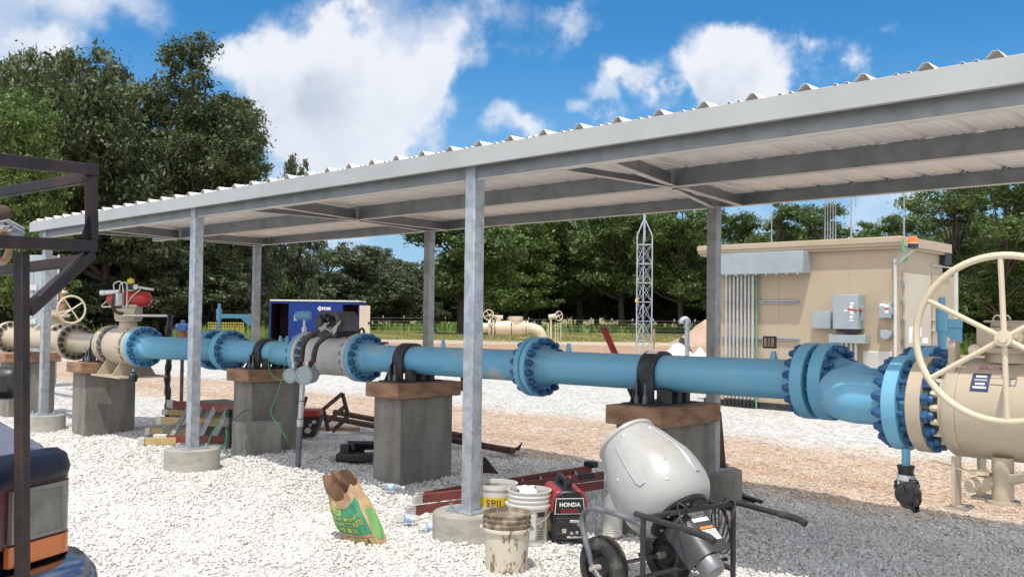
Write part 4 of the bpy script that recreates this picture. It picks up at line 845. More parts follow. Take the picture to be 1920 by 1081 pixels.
for q, e in ((at(600, 618, Y=5.55), at(618, 608, Y=5.66)), (at(622, 624, Y=5.53), at(640, 605, Y=5.65))): MB().cyl(q, e, .027, n=12).build('fitting', 'alu', sb)
def wire(pts, r, mat, label): return solo(MB().tube(spline(pts, 8), r, 6), 'wire', mat, label, 'wire', 'loose wires')
wire([at(541, 632, Y=5.80), at(522, 640, Y=5.75), at(507, 655, Y=5.74), at(503, 672, Y=5.74), at(505, 693, Y=5.6), at(515, 707, Y=5.5), at(530, 712, Y=5.48), at(546, 708, Y=5.44)], .0045, 'green_wire', 'green wire looping from the blue pipe into the left round junction box')
wire([at(563, 636, Y=5.78), at(548, 655, Y=5.74), at(535, 680, Y=5.70), at(528, 712, Y=5.50), at(517, 745, Y=5.49), at(508, 768, Y=5.49), at(513, 785, Y=5.49), at(525, 803, Y=5.46), at(538, 822, Y=5.42), at(542, 836, Z=.01)], .0045, 'green_wire', 'long green wire hanging down the face of the third pier to the gravel')
st = at(428, 838, Z=0.0); stub = thing('conduit_stub', 'grey conduit stub with a black wrapped top beside the red ladder', 'conduit', st)
MB().cyl(st-V(0,0,.1), st+V(.0,0,.36), .034, n=14).build('tube', 'grey_steel', stub); MB().cyl(st+V(0,0,.36), st+V(0,0,.45), .04, n=14).build('wrap', 'black_plastic', stub)
wire([st+V(0,-.04,.42), st+V(-.10,-.06,.32), st+V(-.22,-.1,.14), st+V(-.18,-.16,.03), st+V(-.02,-.18,.012), st+V(.06,-.10,.02), st+V(.07,-.06,.15), st+V(.03,-.05,.22)], .009, 'green_wire', 'bright green wire curled round the grey conduit stub')
wire([st+V(0,-.04,.22), at(455, 772, Y=5.5), at(470, 768, Y=5.52)], .006, 'black_plastic', 'short black cable from the conduit stub to the third pier')
wire([st+V(-.02,-.18,.012), at(450, 862, Z=.02), at(478, 862, Z=.02), at(492, 868, Z=.015)], .004, 'green_dull', 'thin green wire trailing over sunlit gravel by the round footing')
def block(ctr, d, rz, label, h, mat='concrete'):
    return solo(MB().box((ctr[0], ctr[1], h/2-.06), (d[0], d[1], h+.12), Matrix.Rotation(rz, 3, 'Z')), 'concrete_block', mat, label, 'block', 'low concrete blocks', bev=.012)
block((-9.46, 5.62), (.44, .42), R(-10), 'small concrete block in front of the pier with green wires', .37, 'concrete_mid')
block((-11.75, 6.35), (1.15, .8), R(-4), 'wide low concrete block behind the stack of ladders', .36)
tp0 = at(313, 790, Z=0.); tw = solo(MB().tube(spline([tp0-V(0,0,.1), tp0+V(.02,0,.3), tp0+V(-.02,0,.62), tp0+V(.02,0,.9), tp0+V(0,0,1.2), tp0+V(.03,0,1.56)], 6), [.045+.008*math.sin(k*1.7) for k in range(31)], 10), 'wrapped_riser', 'black_plastic', 'upright riser wrapped in black plastic behind the bent pipe at the left', 'riser')
MB().cyl(at(313,757,Y=6.25), at(313,767,Y=6.25), .05, n=12).build('tape', 'tape_grey', None) if False else None

# ------------------------------------------------------------------ ladders
def rail(mb, p0, p1, w, h): mb.bar(p0, p1, w, h)
la = thing('extension_ladder', 'long red fibreglass ladder lying on the gravel behind the buckets and generator', 'ladder', at(950, 925, Z=0.))
n0, n1, f0, f1 = at(770, 957, Z=.045), at(1131, 908, Z=.07), at(786, 930, Z=.045), at(1108, 878, Z=.05)
for (a, b) in ((n0, n1), (f0, f1)):
    for dz, s in (((0, 0), (.085, .03)) if a is n0 else ((0, 0),)): 
        aa, bb = a.lerp(b, s)+V(0,0,dz), b+V(0,0,dz); MB().bar(aa, bb, .028, .072).build('rail', 'fibre_red', la, bev=.004)
    MB().box(a+V(0,0,0), (.08, .045, .075), Matrix.Rotation(math.atan2((b-a).y, (b-a).x), 3, 'Z')).build('foot', 'alu', la, bev=.008)
    if a is n0: MB().box(a.lerp(b,.03)+V(0,0,.085), (.08, .045, .072), Matrix.Rotation(math.atan2((b-a).y, (b-a).x), 3, 'Z')).build('foot', 'alu', la, bev=.008)
for k in range(1, 9):
    for dz in (0,):
        MB().cyl(n0.lerp(n1, k/9)+V(0,0,dz), f0.lerp(f1, k/9)+V(0,0,dz), .014, n=8).build('rung', 'galvanised_dull', la)
q = n0.lerp(n1, .90); d = (n1-n0).normalized(); s_ = V(d.y, -d.x, 0)
MB().bar(q-d*.10+s_*.0155+V(0,0,.10), q+d*.08+s_*.0155+V(0,0,.10), .003, .05).build('label', 'black_plastic', la)
MB().box(f1+V(0,0,.045), (.12, .10, .06)).build('pulley_bracket', 'black_plastic', la, bev=.01)
l2 = thing('step_ladder', 'red step ladder lying on its side between the round footing and the third pier', 'ladder', at(380, 825, Z=0.))
lo0, lo1, hi0, hi1 = at(304, 822, Z=.07), at(436, 824, Z=.07), at(322, 757, Y=5.75), at(442, 766, Y=5.75)
for a, b in ((lo0, lo1), (hi0, hi1)):
    MB().bar(a, b, .03, .09).build('rail', 'fibre_red', l2, bev=.004); MB().bar(a-(b-a).normalized()*.10, a+(b-a).normalized()*.06, .06, .11).build('foot', 'white_plastic', l2, bev=.01)
for k in range(1, 5):
    MB().bar(lo0.lerp(lo1, k/5-.08), hi0.lerp(hi1, k/5+.10), .06, .02, FH).build('step', 'galvanised_dull', l2)
l3 = thing('step_ladder', 'yellow step ladder lying open on its side left of the red one', 'ladder', at(330, 815, Z=0.))
for a, b, h in ((at(305, 788, Y=5.55), at(425, 792, Y=6.0), .10), (at(316, 772, Y=5.75), at(425, 778, Y=6.2), .07)):
    MB().bar(a, b, .03, h).build('rail', 'fibre_yellow', l3, bev=.004); MB().bar(a-(b-a).normalized()*.09, a, .05, h*1.05).build('foot', 'white_plastic', l3, bev=.012)
for a, b in ((at(280, 808, Z=.06), at(350, 808, Z=.06)), (at(268, 827, Z=.06), at(330, 826, Z=.06))):
    MB().bar(a, b, .03, .085).build('rail', 'fibre_yellow', l3, bev=.004); MB().bar(a-(b-a).normalized()*.05, a+(b-a).normalized()*.02, .07, .10).build('foot', 'white_plastic', l3, bev=.01)
for a, b in ((at(318, 820, Z=.05), at(352, 793, Y=5.6)), (at(300, 812, Z=.08), at(330, 795, Y=5.55)), (at(372, 812, Z=.06), at(390, 770, Y=5.9))): MB().bar(a, b, .04, .02).build('brace', 'galvanised_dull', l3)
MB().bar(at(378, 783, Y=5.9), at(428, 787, Y=6.1), .05, .09).bar(at(372, 776, Y=6.1), at(432, 779, Y=6.3), .05, .06).build('tray', 'timber', l3)

# ------------------------------------------------------------------ scrap and tools in the shade
fr = thing('bent_gate', 'rusty square tube frame standing on one corner on the gravel', 'frame', at(620, 809, Z=-.05))
Bq, TLq, Tq, Rq = at(620, 808, Z=-.05), at(606, 767, Y=7.6), at(642, 737, Y=7.9), at(653, 779, Y=7.95)
for a, b in ((Bq-RH*.03, TLq), (TLq, Tq), (Tq, Rq), (Rq, Bq+RH*.03), (at(615, 789, Y=7.6), at(646, 762, Y=7.92))): MB().bar(a, b, .045, .045).build('tube', 'rust', fr)
for i, (a, b, lb) in enumerate(((at(588, 777, Z=.0), at(962, 845, Z=-.05), 'lower rusty pipe lying along the shade edge behind the piers'), (at(628, 772, Z=.06), at(872, 818, Z=.0), 'upper rusty pipe resting beside the lower one behind the square tube frame'))):
    solo(MB().cyl(a, b, .042, n=14), 'rusty_pipe', 'rust', lb, 'pipe', 'rusty pipes lying on the ground')
e_ = at(968, 843, Z=-.06); solo(MB().prism([e_-RH*.09+V(0,0,-.03), e_+RH*.04+V(0,0,.0), e_+RH*.075+V(0,0,.09), e_+RH*.02+V(0,0,.03)], FH*.12), 'steel_offcut', 'dark_rust', 'dark pointed steel offcut at the end of the rusty pipe', 'steel offcut')
e_ = at(905, 880, Z=0.03); solo(MB().prism([e_+V(0,0,.13), e_+RH*.03+V(0,0,.12), e_+RH*.16-FH*.05+V(0,0,-.03), e_-V(0,0,.03)], FH*.05), 'steel_plate', 'dark_rust', 'dark triangular steel plate leaning beside the tall near post', 'steel plate')
solo(MB().bar(at(1388, 928, Z=-.09), at(1426, 941, Z=-.09), .06, .03), 'steel_offcut', 'dark_rust', 'dark short stick of steel on shaded gravel right of the rear round footing', 'steel offcut')
solo(MB().bar(at(566, 768, Y=8.1), at(574, 745, Y=8.1), .04, .04).bar(at(566, 746, Y=8.1), at(575, 745, Y=8.1), .04, .04), 'steel_hook', 'rust', 'bent rusty bar showing just right of the sensor pole', 'steel bar')
solo(MB().bar(at(588, 803, Z=-.04), at(675, 804, Z=-.06), .10, .05), 'timber_plank', 'timber', 'weathered plank lying behind the rusty square frame', 'plank')
en = thing('compactor', 'small red and black machine behind the sensor pole', 'machine', at(578, 818, Z=-.05)); e0 = at(578, 820, Z=-.05)
MB().box(e0+V(0,0,.33), (.34, .30, .10), Rm).build('hood', 'red_paint', en, bev=.03); MB().prism([e0-RH*.16+V(0,0,.02)-FH*.14, e0+RH*.10+V(0,0,.02)-FH*.14, e0+RH*.19+V(0,0,.28)-FH*.14, e0-RH*.16+V(0,0,.28)-FH*.14], FH*.26).build('engine', 'black_plastic', en, bev=.02)
for dx, dz, r in ((.11, .23, .025), (.03, .12, .04), (.06, .19, .018)): MB().cyl(e0+RH*dx-FH*.15+V(0,0,dz), e0+RH*dx-FH*.19+V(0,0,dz), r, n=12).build('engine_bolt', 'alu', en)
tcse = thing('tool_case', 'open black tool case lying on shaded gravel left of the middle pier', 'tool case', at(665, 862, Z=0.)); k0 = at(667, 862, Z=0.02)
MB().box(k0+V(0,0,.04), (.40, .24, .09), Rm).build('case_base', 'black_plastic', tcse, bev=.02); MB().box(k0+RH*.05+FH*.16+V(0,0,.10), (.34, .05, .20), Rm@Matrix.Rotation(.5, 3, 'X')).build('lid', 'black_plastic', tcse, bev=.02)
MB().box(k0-RH*.12+FH*.04+V(0,0,.12), (.10, .12, .10), Rm).cyl(k0-RH*.02+V(0,0,.1), k0-RH*.06+V(0,0,.2), .02).build('tool', 'black_plastic', tcse, bev=.012); MB().cyl(k0+RH*.10-FH*.04+V(0,0,.10), k0+RH*.20-FH*.02+V(0,0,.10), .02).build('socket', 'alu', tcse)
pb = thing('pry_bar', 'red flat bar leaning behind the blue pipe left of the lattice mast', 'bar', at(1193, 757, Y=6.3)); a, m1, b = at(1131, 613, Y=6.5), at(1158, 674, Y=6.4), at(1194, 757, Y=6.22)
MB().bar(a, m1, .055, .02, FH).build('red_end', 'red_paint', pb, bev=.008); MB().bar(m1, b, .05, .018, FH).build('dark_end', 'dark_rust', pb)
solo(MB().bar(at(868, 690, Y=6.5), at(868, 732, Y=6.45), .05, .02, FH), 'pry_bar', 'red_paint', 'red flat bar peeking out below the pipe beside the tall near post', 'bar')
solo(MB().bar(at(1347, 772, Y=7.95), at(1356, 878, Y=7.85), .05, .03), 'stake', 'rust', 'rusty flat stake leaning on the rear post behind the mixer pier', 'stake')

# ------------------------------------------------------------------ concrete bag
bgp = at(686, 1018, Z=.0); bag = thing('concrete_bag', 'half empty paper concrete bag slumped open on sunlit gravel', 'bag', bgp)
yaw = R(-38); e_f = (RH*math.cos(yaw)+FH*math.sin(yaw)); e_d = Vector((-e_f.y, e_f.x, 0))      # e_f along the printed face, e_d through the bag
lean = (-RH*.46+V(0,0,1)+FH*.06).normalized()
def S(u, v, o=0.):
    """u 0..1 round the bag (0 to .36 printed face, .36 to .5 side), v 0..1 up it"""
    t = u*2*math.pi; w = .158*(1-.10*v)*(1+.10*math.sin(math.pi*min(1, v*1.3))); dp = .085*(1+.25*math.sin(math.pi*min(1, v*1.15)))*(1-.12*v)
    e = .55; cx = -math.copysign(abs(math.cos(t))**e, math.cos(t)); sy = -math.copysign(abs(math.sin(t))**e, math.sin(t))
    crk = 1+.035*math.sin(9*t+v*7)*v+.02*math.sin(17*t-v*12)
    top = .86-.17*math.sin(t)+.05*math.sin(2*t+2.4)+.035*math.sin(3*t+.8)+.025*math.sin(7*t+1)*max(0, v-.6)*2.5; hv = v*.52*top
    flap = max(0, v-.72)*(.05*math.cos(t)**2+.09*math.sin(3*t+.5))
    c0 = bgp+lean*hv; out = e_f*(cx*w*(crk*1.06-.06*v+flap*1.5)) + e_d*(sy*dp*(crk+flap*1.5))
    if v > .45: out += (e_f*math.sin(6*t+23*v)+e_d*math.sin(5*t-19*v+1))*.005*(v-.45)*2
    p = c0 + out + V(0,0,.012); return p+(p-c0).normalized()*o
nu, nv = 72, 26
vs = [S(i/nu, j/nv) for j in range(nv+1) for i in range(nu)]; fs = [(j*nu+i, j*nu+(i+1) % nu, (j+1)*nu+(i+1) % nu, (j+1)*nu+i) for j in range(nv) for i in range(nu)] + [list(range(nu))[::-1]]
MB().add(vs, fs).build('sack', 'paper', bag, ang=70)
vi = [S(i/nu, j/nv, -.006) for j in range(14, nv+1) for i in range(nu)]; fi = [(j*nu+(i+1) % nu, j*nu+i, (j+1)*nu+i, (j+1)*nu+(i+1) % nu) for j in range(nv-14) for i in range(nu)] + [list(range(nu))]
MB().add(vi, fi).build('lining', 'paper_in', bag, ang=70)
def bpatch(u0, u1, v0, v1, mat, name, o=.002, n=30):
    vs = [S(u0+(u1-u0)*i/n, v0+(v1-v0)*j/n, o) for j in range(n+1) for i in range(n+1)]
    return MB().add(vs, [(j*(n+1)+i, j*(n+1)+i+1, (j+1)*(n+1)+i+1, (j+1)*(n+1)+i) for j in range(n) for i in range(n)]).build(name, mat, bag, ang=80)
def btext(s, u0, v0, size, mat, ucale=.9, o=.006, rot=False):
    f = (lambda co: S(u0-co.y*ucale, v0+co.x/.42, o+co.z)) if rot else (lambda co: S(u0+co.x*ucale, v0+co.y/.40, o+co.z))
    return text(s, 'print', mat, None, (1,0,0), (0,0,1), size, bag, .0003, f)
bpatch(.035, .455, .22, .80, 'bag_green', 'face_panel'); bpatch(.06, .24, .64, .78, 'bag_yellow', 'logo_panel', .003); bpatch(.07, .23, .66, .76, 'bag_lime', 'logo_field', .0035)
btext("RAY'S", .15, .68, .04, 'bag_yellow', 1.0, .007)
btext('HIGH STRENGTH', .25, .53, .036, 'bag_yellow', .95); btext('CONCRETE', .25, .40, .052, 'bag_yellow', 1.15); btext('MIX', .25, .27, .054, 'bag_yellow', 1.1)
bpatch(.23, .455, .035, .17, 'ink', 'weight_frame', .0018); bpatch(.236, .449, .043, .162, 'fibre_yellow', 'weight_field', .0025); btext('80', .37, .06, .05, 'ink', .85)
bpatch(.487, .575, .12, .62, 'bag_lime', 'side_panel'); btext('HIGH STRENGTH CONCRETE', .535, .37, .018, 'bag_yellow', .55, .006, True); bpatch(.50, .57, .66, .80, 'fibre_yellow', 'side_logo')

# ------------------------------------------------------------------ buckets, jug, bottles
def bucket(p, label, mat, h=.37, tilt=0, rag=False, spill=False, warn=False):
    b = thing('bucket', label, 'bucket', p, 'plastic buckets by the tall near post'); p = Vector(p)
    prof = [(0, .126), (.004, .131), (.255, .146), (.258, .158), (.275, .158), (.278, .147), (.296, .148), (.298, .155), (.306, .155), (.308, .149), (.328, .150), (.330, .156), (.338, .156), (.34, .150), (.360, .151), (.362, .157), (h, .157), (h, .1465), (.02, .126), (.018, 0)]
    if spill: prof = [(0, .126), (.004, .131), (.335, .150), (.337, .157), (h, .158), (h, .1465), (.02, .126), (.018, 0)]
    if mat == 'dirty_bucket':
        MB().lathe([(0, 0)]+prof[:6], p, (0,0,1), 48, False).build('shell', mat, b, ang=25); MB().lathe(prof[5:], p, (0,0,1), 48).build('ribbed_rim', 'bucket_rim', b, ang=25)
    else: MB().lathe([(0, 0)]+prof, p, (0,0,1), 48).build('shell', mat, b, ang=25)
    MB().lathe([(.030, .1268), (.34, .1445)], p, (0,0,1), 40, False).build('residue', 'bucket_mud', b)
    for s in (-1, 1): MB().cyl(p+RH*s*.15+V(0,0,.27), p+RH*s*.172+V(0,0,.27), .016, n=10).build('bail_lug', mat, b)
    MB().tube(spline([p+RH*.165+V(0,0,.27), p+RH*.12-FH*.13+V(0,0,.20), p-FH*.18+V(0,0,.15), p-RH*.12-FH*.13+V(0,0,.20), p-RH*.165+V(0,0,.27)], 6), .003, 5).build('bail', 'alu', b) if not spill and warn else None
    def curved(a0, a1, z0, z1, mt, name, par, o=.0015, n=10):
        vs = []
        for j in (z0, z1):
            r = .131+(.146-.131)*j/.255+o
            vs += [p+(RH*math.cos(a0+(a1-a0)*i/n)-FH*math.sin(a0+(a1-a0)*i/n))*r+V(0,0,j) for i in range(n+1)]
        return MB().add(vs, [(i, i+1, n+2+i, n+1+i) for i in range(n)]).build(name, mt, par)
    if spill:
        l = curved(R(150), R(10), .205, .285, 'yellow', 'label', b)
        def f(co):
            a = R(86)-co.x/.145; r = .1425+.019*(.215+co.y)/.255-.014+co.z+.006; return p+(RH*math.cos(a)-FH*math.sin(a))*r+V(0,0,.218+co.y)
        text('SPILL', 'lettering', 'ink', None, (1,0,0), (0,0,1), .075, l, .0004, f)
    if warn:
        l = curved(R(72), R(40), .035, .235, 'concrete_pale', 'warning_label', b); curved(R(68), R(45), .20, .232, 'ink', 'warning_head', l, .0025)
        cz = .15; vs = MB()
        for k in range(18):
            a0, a1 = 2*math.pi*k/18, 2*math.pi*(k+1)/18
            pt = lambda a, rr: p+(RH*math.cos(R(56)-rr*math.cos(a)/.14)-FH*math.sin(R(56)-rr*math.cos(a)/.14))*.1425+V(0,0,cz+rr*1.25*math.sin(a))
            vs.add([pt(a0, .024), pt(a1, .024), pt(a1, .028), pt(a0, .028)], [(0,1,2,3)])
        vs.build('warning_ring', 'ink', l)
        for k in range(4): curved(R(66), R(47), .05+.015*k, .055+.015*k, 'ink', 'warning_line', l, .0025)
        curved(R(32), R(22), .12, .26, 'yellow', 'yellow_sticker', b, .002)
    if rag:
        mb = MB(); nn = 14
        for j in range(nn+1):
            for i in range(nn+1):
                mb.v.append(p+RH*(-.02+.12*(i/nn-.5)+.01*math.sin(j*.9))-FH*(.05-.10*(j/nn)+.008*math.sin(i*.8))+V(0,0,.372+.022*math.sin(math.pi*j/nn)-.07*abs(j/nn-.5)+.006*math.sin(i*.9+j*.5)))
        mb.f = [[j*(nn+1)+i, j*(nn+1)+i+1, (j+1)*(nn+1)+i+1, (j+1)*(nn+1)+i] for j in range(nn) for i in range(nn)]
        solo(mb, 'rag', 'cloth', 'pale blue rag draped over the rim of the white bucket', 'rag', ang=70)
    return b
b1 = at(951, 952, Z=.375); b1.z = G(b1.x, b1.y)
bucket(b1, 'mortar spattered bucket standing in front of the others', 'dirty_bucket')
b2 = at(993, 917, Z=.375); b2.z = G(b2.x, b2.y); bucket(b2, 'white bucket with warning label and a rag on its rim beside the generator', 'white_plastic', rag=True, warn=True)
b3 = at(931, 903, Z=.375); b3.z = G(b3.x, b3.y); bucket(b3, 'bucket with yellow spill label half hidden behind the tall near post', 'white_plastic', spill=True)
jg = at(1148, 1003, Z=0.01)
j_ = thing('jug', 'white ribbed plastic jug standing behind the cement mixer', 'jug', jg)
MB().lathe([(0, 0), (0, .070), (.01, .076)] + [(.02+.18*k/24, .075-.0035*(k % 2)) for k in range(25)] + [(.21, .074), (.27, .060), (.31, .03), (.33, .024)], jg, (0,0,1), 36).build('body', 'white_plastic', j_); MB().cyl(jg+V(0,0,.33), jg+V(0,0,.36), .028).build('cap', 'white_paint', j_)
def bottle(p, d, label):
    b = thing('water_bottle', label, 'bottle', p, 'empty water bottles on the gravel'); p = Vector(p)+V(0,0,.05); d = Vector(d).normalized()
    MB().lathe([(0, 0), (.003, .026), (.01, .031), (.05, .032), (.055, .029), (.06, .032), (.13, .032), (.165, .022), (.18, .013), (.20, .013)], p, d, 20).build('body', 'clear_plastic', b)
    MB().lathe([(.068, .0326), (.118, .0326)], p, d, 20, False).build('wrapper', mlab, b); MB().cyl(p+d*.195, p+d*.212, .0145, n=12).build('cap', 'label_white', b)
M('blue_label', (.25,.42,.75), .4, 0, (.6,.7,.85), 40); mlab = 'blue_label'
bottle(at(716, 922, Z=.0), RH*1+FH*-.2, 'clear bottle with blue label nearest the middle pier')
bottle(at(742, 985, Z=.0), RH*1+FH*.3, 'clear bottle with blue label between the paper bag and the round footing')
bottle(at(783, 1000, Z=.0), RH*1+FH*.15, 'clear bottle with blue label against the round footing')

# ------------------------------------------------------------------ generator
gp = at(1057, 1008, Z=.01); gn = thing('generator', 'small red and black portable generator beside the white bucket', 'generator', gp)
yx = R(8); ex = RH*math.cos(yx)+FH*math.sin(yx); ey = Vector((-ex.y, ex.x, 0)); Rg = Matrix((ex, ey, V(0,0,1))).transposed()
def gl(x, y, z): return gp+ex*x+ey*y+V(0,0,z)
pr = [(-.125,.03),(.125,.03),(.128,.20),(.118,.30),(.095,.355),(.05,.375),(-.05,.375),(-.095,.355),(-.118,.30),(-.128,.20)]
MB().prism([gl(x*.92, -.20, z) for x, z in pr], ey*.42).build('body', 'black_plastic', gn, bev=.015)
for s in (-1, 1): MB().prism([gl(s*.098, -.185, .22), gl(s*.133, -.185, .22), gl(s*.126, -.185, .31), gl(s*.10, -.185, .366), gl(s*.05, -.185, .38), gl(s*.05, -.185, .34)], ey*.40).build('side_cover', 'red_paint', gn, bev=.012)
hd = MB(); hd.prism([gl(-.028, -.17, .36), gl(.028, -.17, .36), gl(.022, -.17, .42), gl(-.022, -.17, .42)], ey*.05); hd.cyl(gl(0,-.145,.425), gl(0,.18,.425), .017, n=12); hd.prism([gl(-.028, .14, .36), gl(.028, .14, .36), gl(.022, .14, .42), gl(-.022, .14, .42)], ey*.05); hd.build('handle', 'black_plastic', gn, bev=.006)
MB().cyl(gl(0,-.16,.42), gl(0,-.16,.455), .026, n=20).build('fuel_cap', 'black_plastic', gn); MB().torus(gl(0,-.155,.452), (0,1,0), .018, .006, 16, 6, 0, math.pi).build('latch', 'red_paint', gn)
MB().prism([gl(-.108,-.2035,.215), gl(.108,-.2035,.215), gl(.098,-.2035,.325), gl(-.098,-.2035,.325)], ey*.002).build('front_badge', 'label_white', gn); MB().prism([gl(-.103,-.2055,.22), gl(.103,-.2055,.22), gl(.094,-.2055,.32), gl(-.094,-.2055,.32)], ey*.0018).build('front_badge_field', 'black_plastic', gn)
text('HONDA', 'lettering', 'label_white', gl(0,-.207,.268), ex, (0,0,1), .040, gn, .0005, bold=.0012); text('EU2200i', 'model_lettering', 'red_paint', gl(0,-.207,.228), ex, (0,0,1), .036, gn, .0005, bold=.001)
MB().box(gl(0,-.205,.115), (.20,.008,.15), Rg).build('panel', 'black_steel', gn, bev=.004)
for x, z, w_, h_, mt_ in ((-.055,.15,.05,.04,'black_plastic'),(.035,.165,.07,.02,'alu'),(.035,.125,.045,.045,'black_plastic'),(-.04,.10,.03,.03,'bucket_mud'),(-.06,.075,.06,.02,'black_plastic'),(.04,.055,.12,.012,'alu')): MB().box(gl(x,-.211,z), (w_,.008,h_), Rg).build('outlet', mt_, gn, bev=.002)
for x, z in ((.05,.09),(.012,.085),(.06,.14)): MB().cyl(gl(x,-.209,z), gl(x,-.222,z), .011, n=14).build('socket', 'alu', gn)
for x in (-.09, .09): MB().box(gl(x,-.12,.015), (.05,.06,.03), Rg).box(gl(x,.15,.015), (.05,.06,.03), Rg).build('foot', 'rubber', gn)
wire([gl(.058,-.22,.14), gl(.07,-.26,.10), gl(.09,-.30,.03), gl(.14,-.30,.012), gl(.22,-.24,.01), gl(.28,-.20,.05), gl(.24,-.12,.02)], .006, 'hose', 'dark cord plugged into the generator')

# ------------------------------------------------------------------ cement mixer
A = at(1206, 966, Z=.543); B = at(1375, 939, Z=.543); v_ = (B-A); v_.z = 0; span = v_.length; v_.normalize(); u_ = V(v_.y, -v_.x, 0)
mx = thing('cement_mixer', 'portable cement mixer with a pale drum tipped towards the pier', 'cement mixer', (A.x, A.y, 0))
def ml(a, s, z): return A+v_*a+u_*s+V(0,0,z-.543)
for a in (0, span):
    MB().tube([ml(a, -.06, .543), ml(a, .34, .528)], .0165, 12).build('handle', 'black_steel', mx); MB().tube(spline([ml(a, .33, .528), ml(a, .45, .522), ml(a, .50, .505)], 4), .0195, 12).build('grip', 'rubber', mx)
    MB().tube([ml(a, 0, .54), ml(a, 0, -.02)], .0155, 12).build('leg', 'black_steel', mx)
    MB().tube(spline([ml(a, .0, .495), ml(a, -.25, .515), ml(a, -.43, .505), ml(a, -.50, .45), ml(a, -.49, .36), ml(a, -.44, .25), ml(a, -.40, .172), ml(a, -.25, .09), ml(a, .0, .05)], 6), .0155, 12).build('frame_loop', 'black_steel' if a else 'grey_steel', mx)
MB().bar(ml(0, -.01, .53), ml(span, -.01, .53), .035, .02).build('crossbar', 'black_steel', mx)
MB().tube([ml(0, -.05, .20), ml(span, -.05, .20)], .012, 8).tube([ml(0, -.02, .33), ml(.16, -.10, .33)], .014, 8).tube([ml(span, 0, .15), ml(.45, -.22, .30)], .016, 8).build('cross_tube', 'black_steel', mx)
MB().tube([ml(-.02, -.40, .172), ml(span+.02, -.40, .172)], .012, 10).build('axle', 'grey_steel', mx)
for a in (.075, .60):
    wc_ = ml(a, -.40, .172); tyre = MB().lathe([(-.045,.10),(-.050,.125),(-.045,.155),(-.036,.166),(-.034,.172),(-.024,.1725),(-.022,.168),(-.018,.168),(-.016,.1745),(-.004,.175),(-.002,.170),(.002,.170),(.004,.175),(.016,.1745),(.018,.168),(.022,.168),(.024,.1725),(.034,.172),(.036,.166),(.045,.155),(.050,.125),(.045,.10)], wc_, v_, 44, False).build('wheel', 'rubber', mx)
    MB().lathe([(-.032,.0),(-.030,.055),(-.012,.075),(-.020,.10),(-.048,.104)], wc_, v_, 28, False).lathe([(.032,.0),(.030,.055),(.012,.075),(.020,.10),(.048,.104)], wc_, v_, 28, False).build('rim', 'black_steel', tyre)
    MB().cyl(wc_-v_*.085, wc_+v_*.07, .020, n=12).cyl(wc_-v_*.10, wc_-v_*.085, .014, n=6).build('hub', 'bucket_mud', tyre)
D0 = at(1274, 967, w=5.33); da = V(-.75, .14, .64).normalized()
drum = MB().lathe([(-0.0035,0),(-0.0035,0.1733),(0.007,0.196),(0.031,0.228),(0.0751,0.259),(0.1325,0.2754),(0.212,0.2799),(0.2916,0.2736),(0.3136,0.27),(0.3163,0.2627),(0.3534,0.2545),(0.4417,0.228),(0.5301,0.1942),(0.5611,0.1824),(0.5698,0.1933),(0.5876,0.1933),(0.5901,0.1824),(0.5478,0.1788),(0.4417,0.2189),(0.3181,0.2554),(0.0883,0.2462),(0.0177,0.1642),(0.0177,0)], D0, da, 72).build('drum', 'drum', mx, ang=28)
_, d1, d2 = basis(da)
def dpt(t, r, a): return D0+da*t+(d1*math.cos(a)+d2*math.sin(a))*r
def drad(t):
    T = [(0.031,0.228),(0.0751,0.259),(0.1325,0.2754),(0.212,0.2799),(0.2916,0.2736),(0.3145,0.2672),(0.3534,0.2545),(0.4417,0.228),(0.5301,0.1942)]
    for (a, b), (c_, d_) in zip(T, T[1:]):
        if a <= t <= c_: return b+(d_-b)*(t-a)/(c_-a)
    return .25
vn = (CAM-D0); vn = (vn-da*vn.dot(da)).normalized(); a_face = math.atan2(vn.dot(d2), vn.dot(d1))
sgn = 1 if (d1*math.cos(a_face+.3)+d2*math.sin(a_face+.3)).dot(RH) > (d1*math.cos(a_face)+d2*math.sin(a_face)).dot(RH) else -1
for off_, t0, t1 in ((-.25, .16, .50), (1.05, .10, .52), (-1.5, .16, .5)):
    aa = a_face+sgn*off_; mb = MB(); n = 12
    for k in range(n+1):
        t = t0+(t1-t0)*k/n; r = drad(t); w_ = .055/r*(1 if 0 < k < n else .6)
        for j, (da_, dr) in enumerate(((-w_*.6, .0005), (-w_*.45, .007), (w_*.45, .007), (w_*.6, .0005))): mb.v.append(dpt(t, r+dr, aa+da_))
    mb.f = [[k*4+j, k*4+j+1, k*4+j+5, k*4+j+4] for k in range(n) for j in range(3)]; mb.build('blade_rib', 'drum', drum, ang=25)
for off_, t in ((.42, .22), (.0, .52), (.9, .50), (-.7, .3), (.25, .11)): 
    a_ = a_face+sgn*off_; p = dpt(t, drad(t)-.002, a_); nn_ = (d1*math.cos(a_)+d2*math.sin(a_)); MB().lathe([(0,.013),(.004,.012),(.008,.006),(.009,0)], p, nn_, 12).build('rivet', 'alu', drum)
MB().lathe([(-.012,0),(-.012,.178),(-.004,.186),(.004,.190)], D0, da, 40, False).build('base_plate', 'black_plastic', drum)
for k in range(6): 
    p = dpt(-.012, .13, k*1.047+.3); MB().cyl(p, p-da*.008, .011, n=6).build('plate_bolt', 'alu', drum)
dx_ = -da; sd = v_.copy(); nn = sd.cross(dx_).normalized()
nn = nn if nn.z > 0 else -nn
def dl(x, s, n_): return D0+dx_*x+sd*s+nn*n_
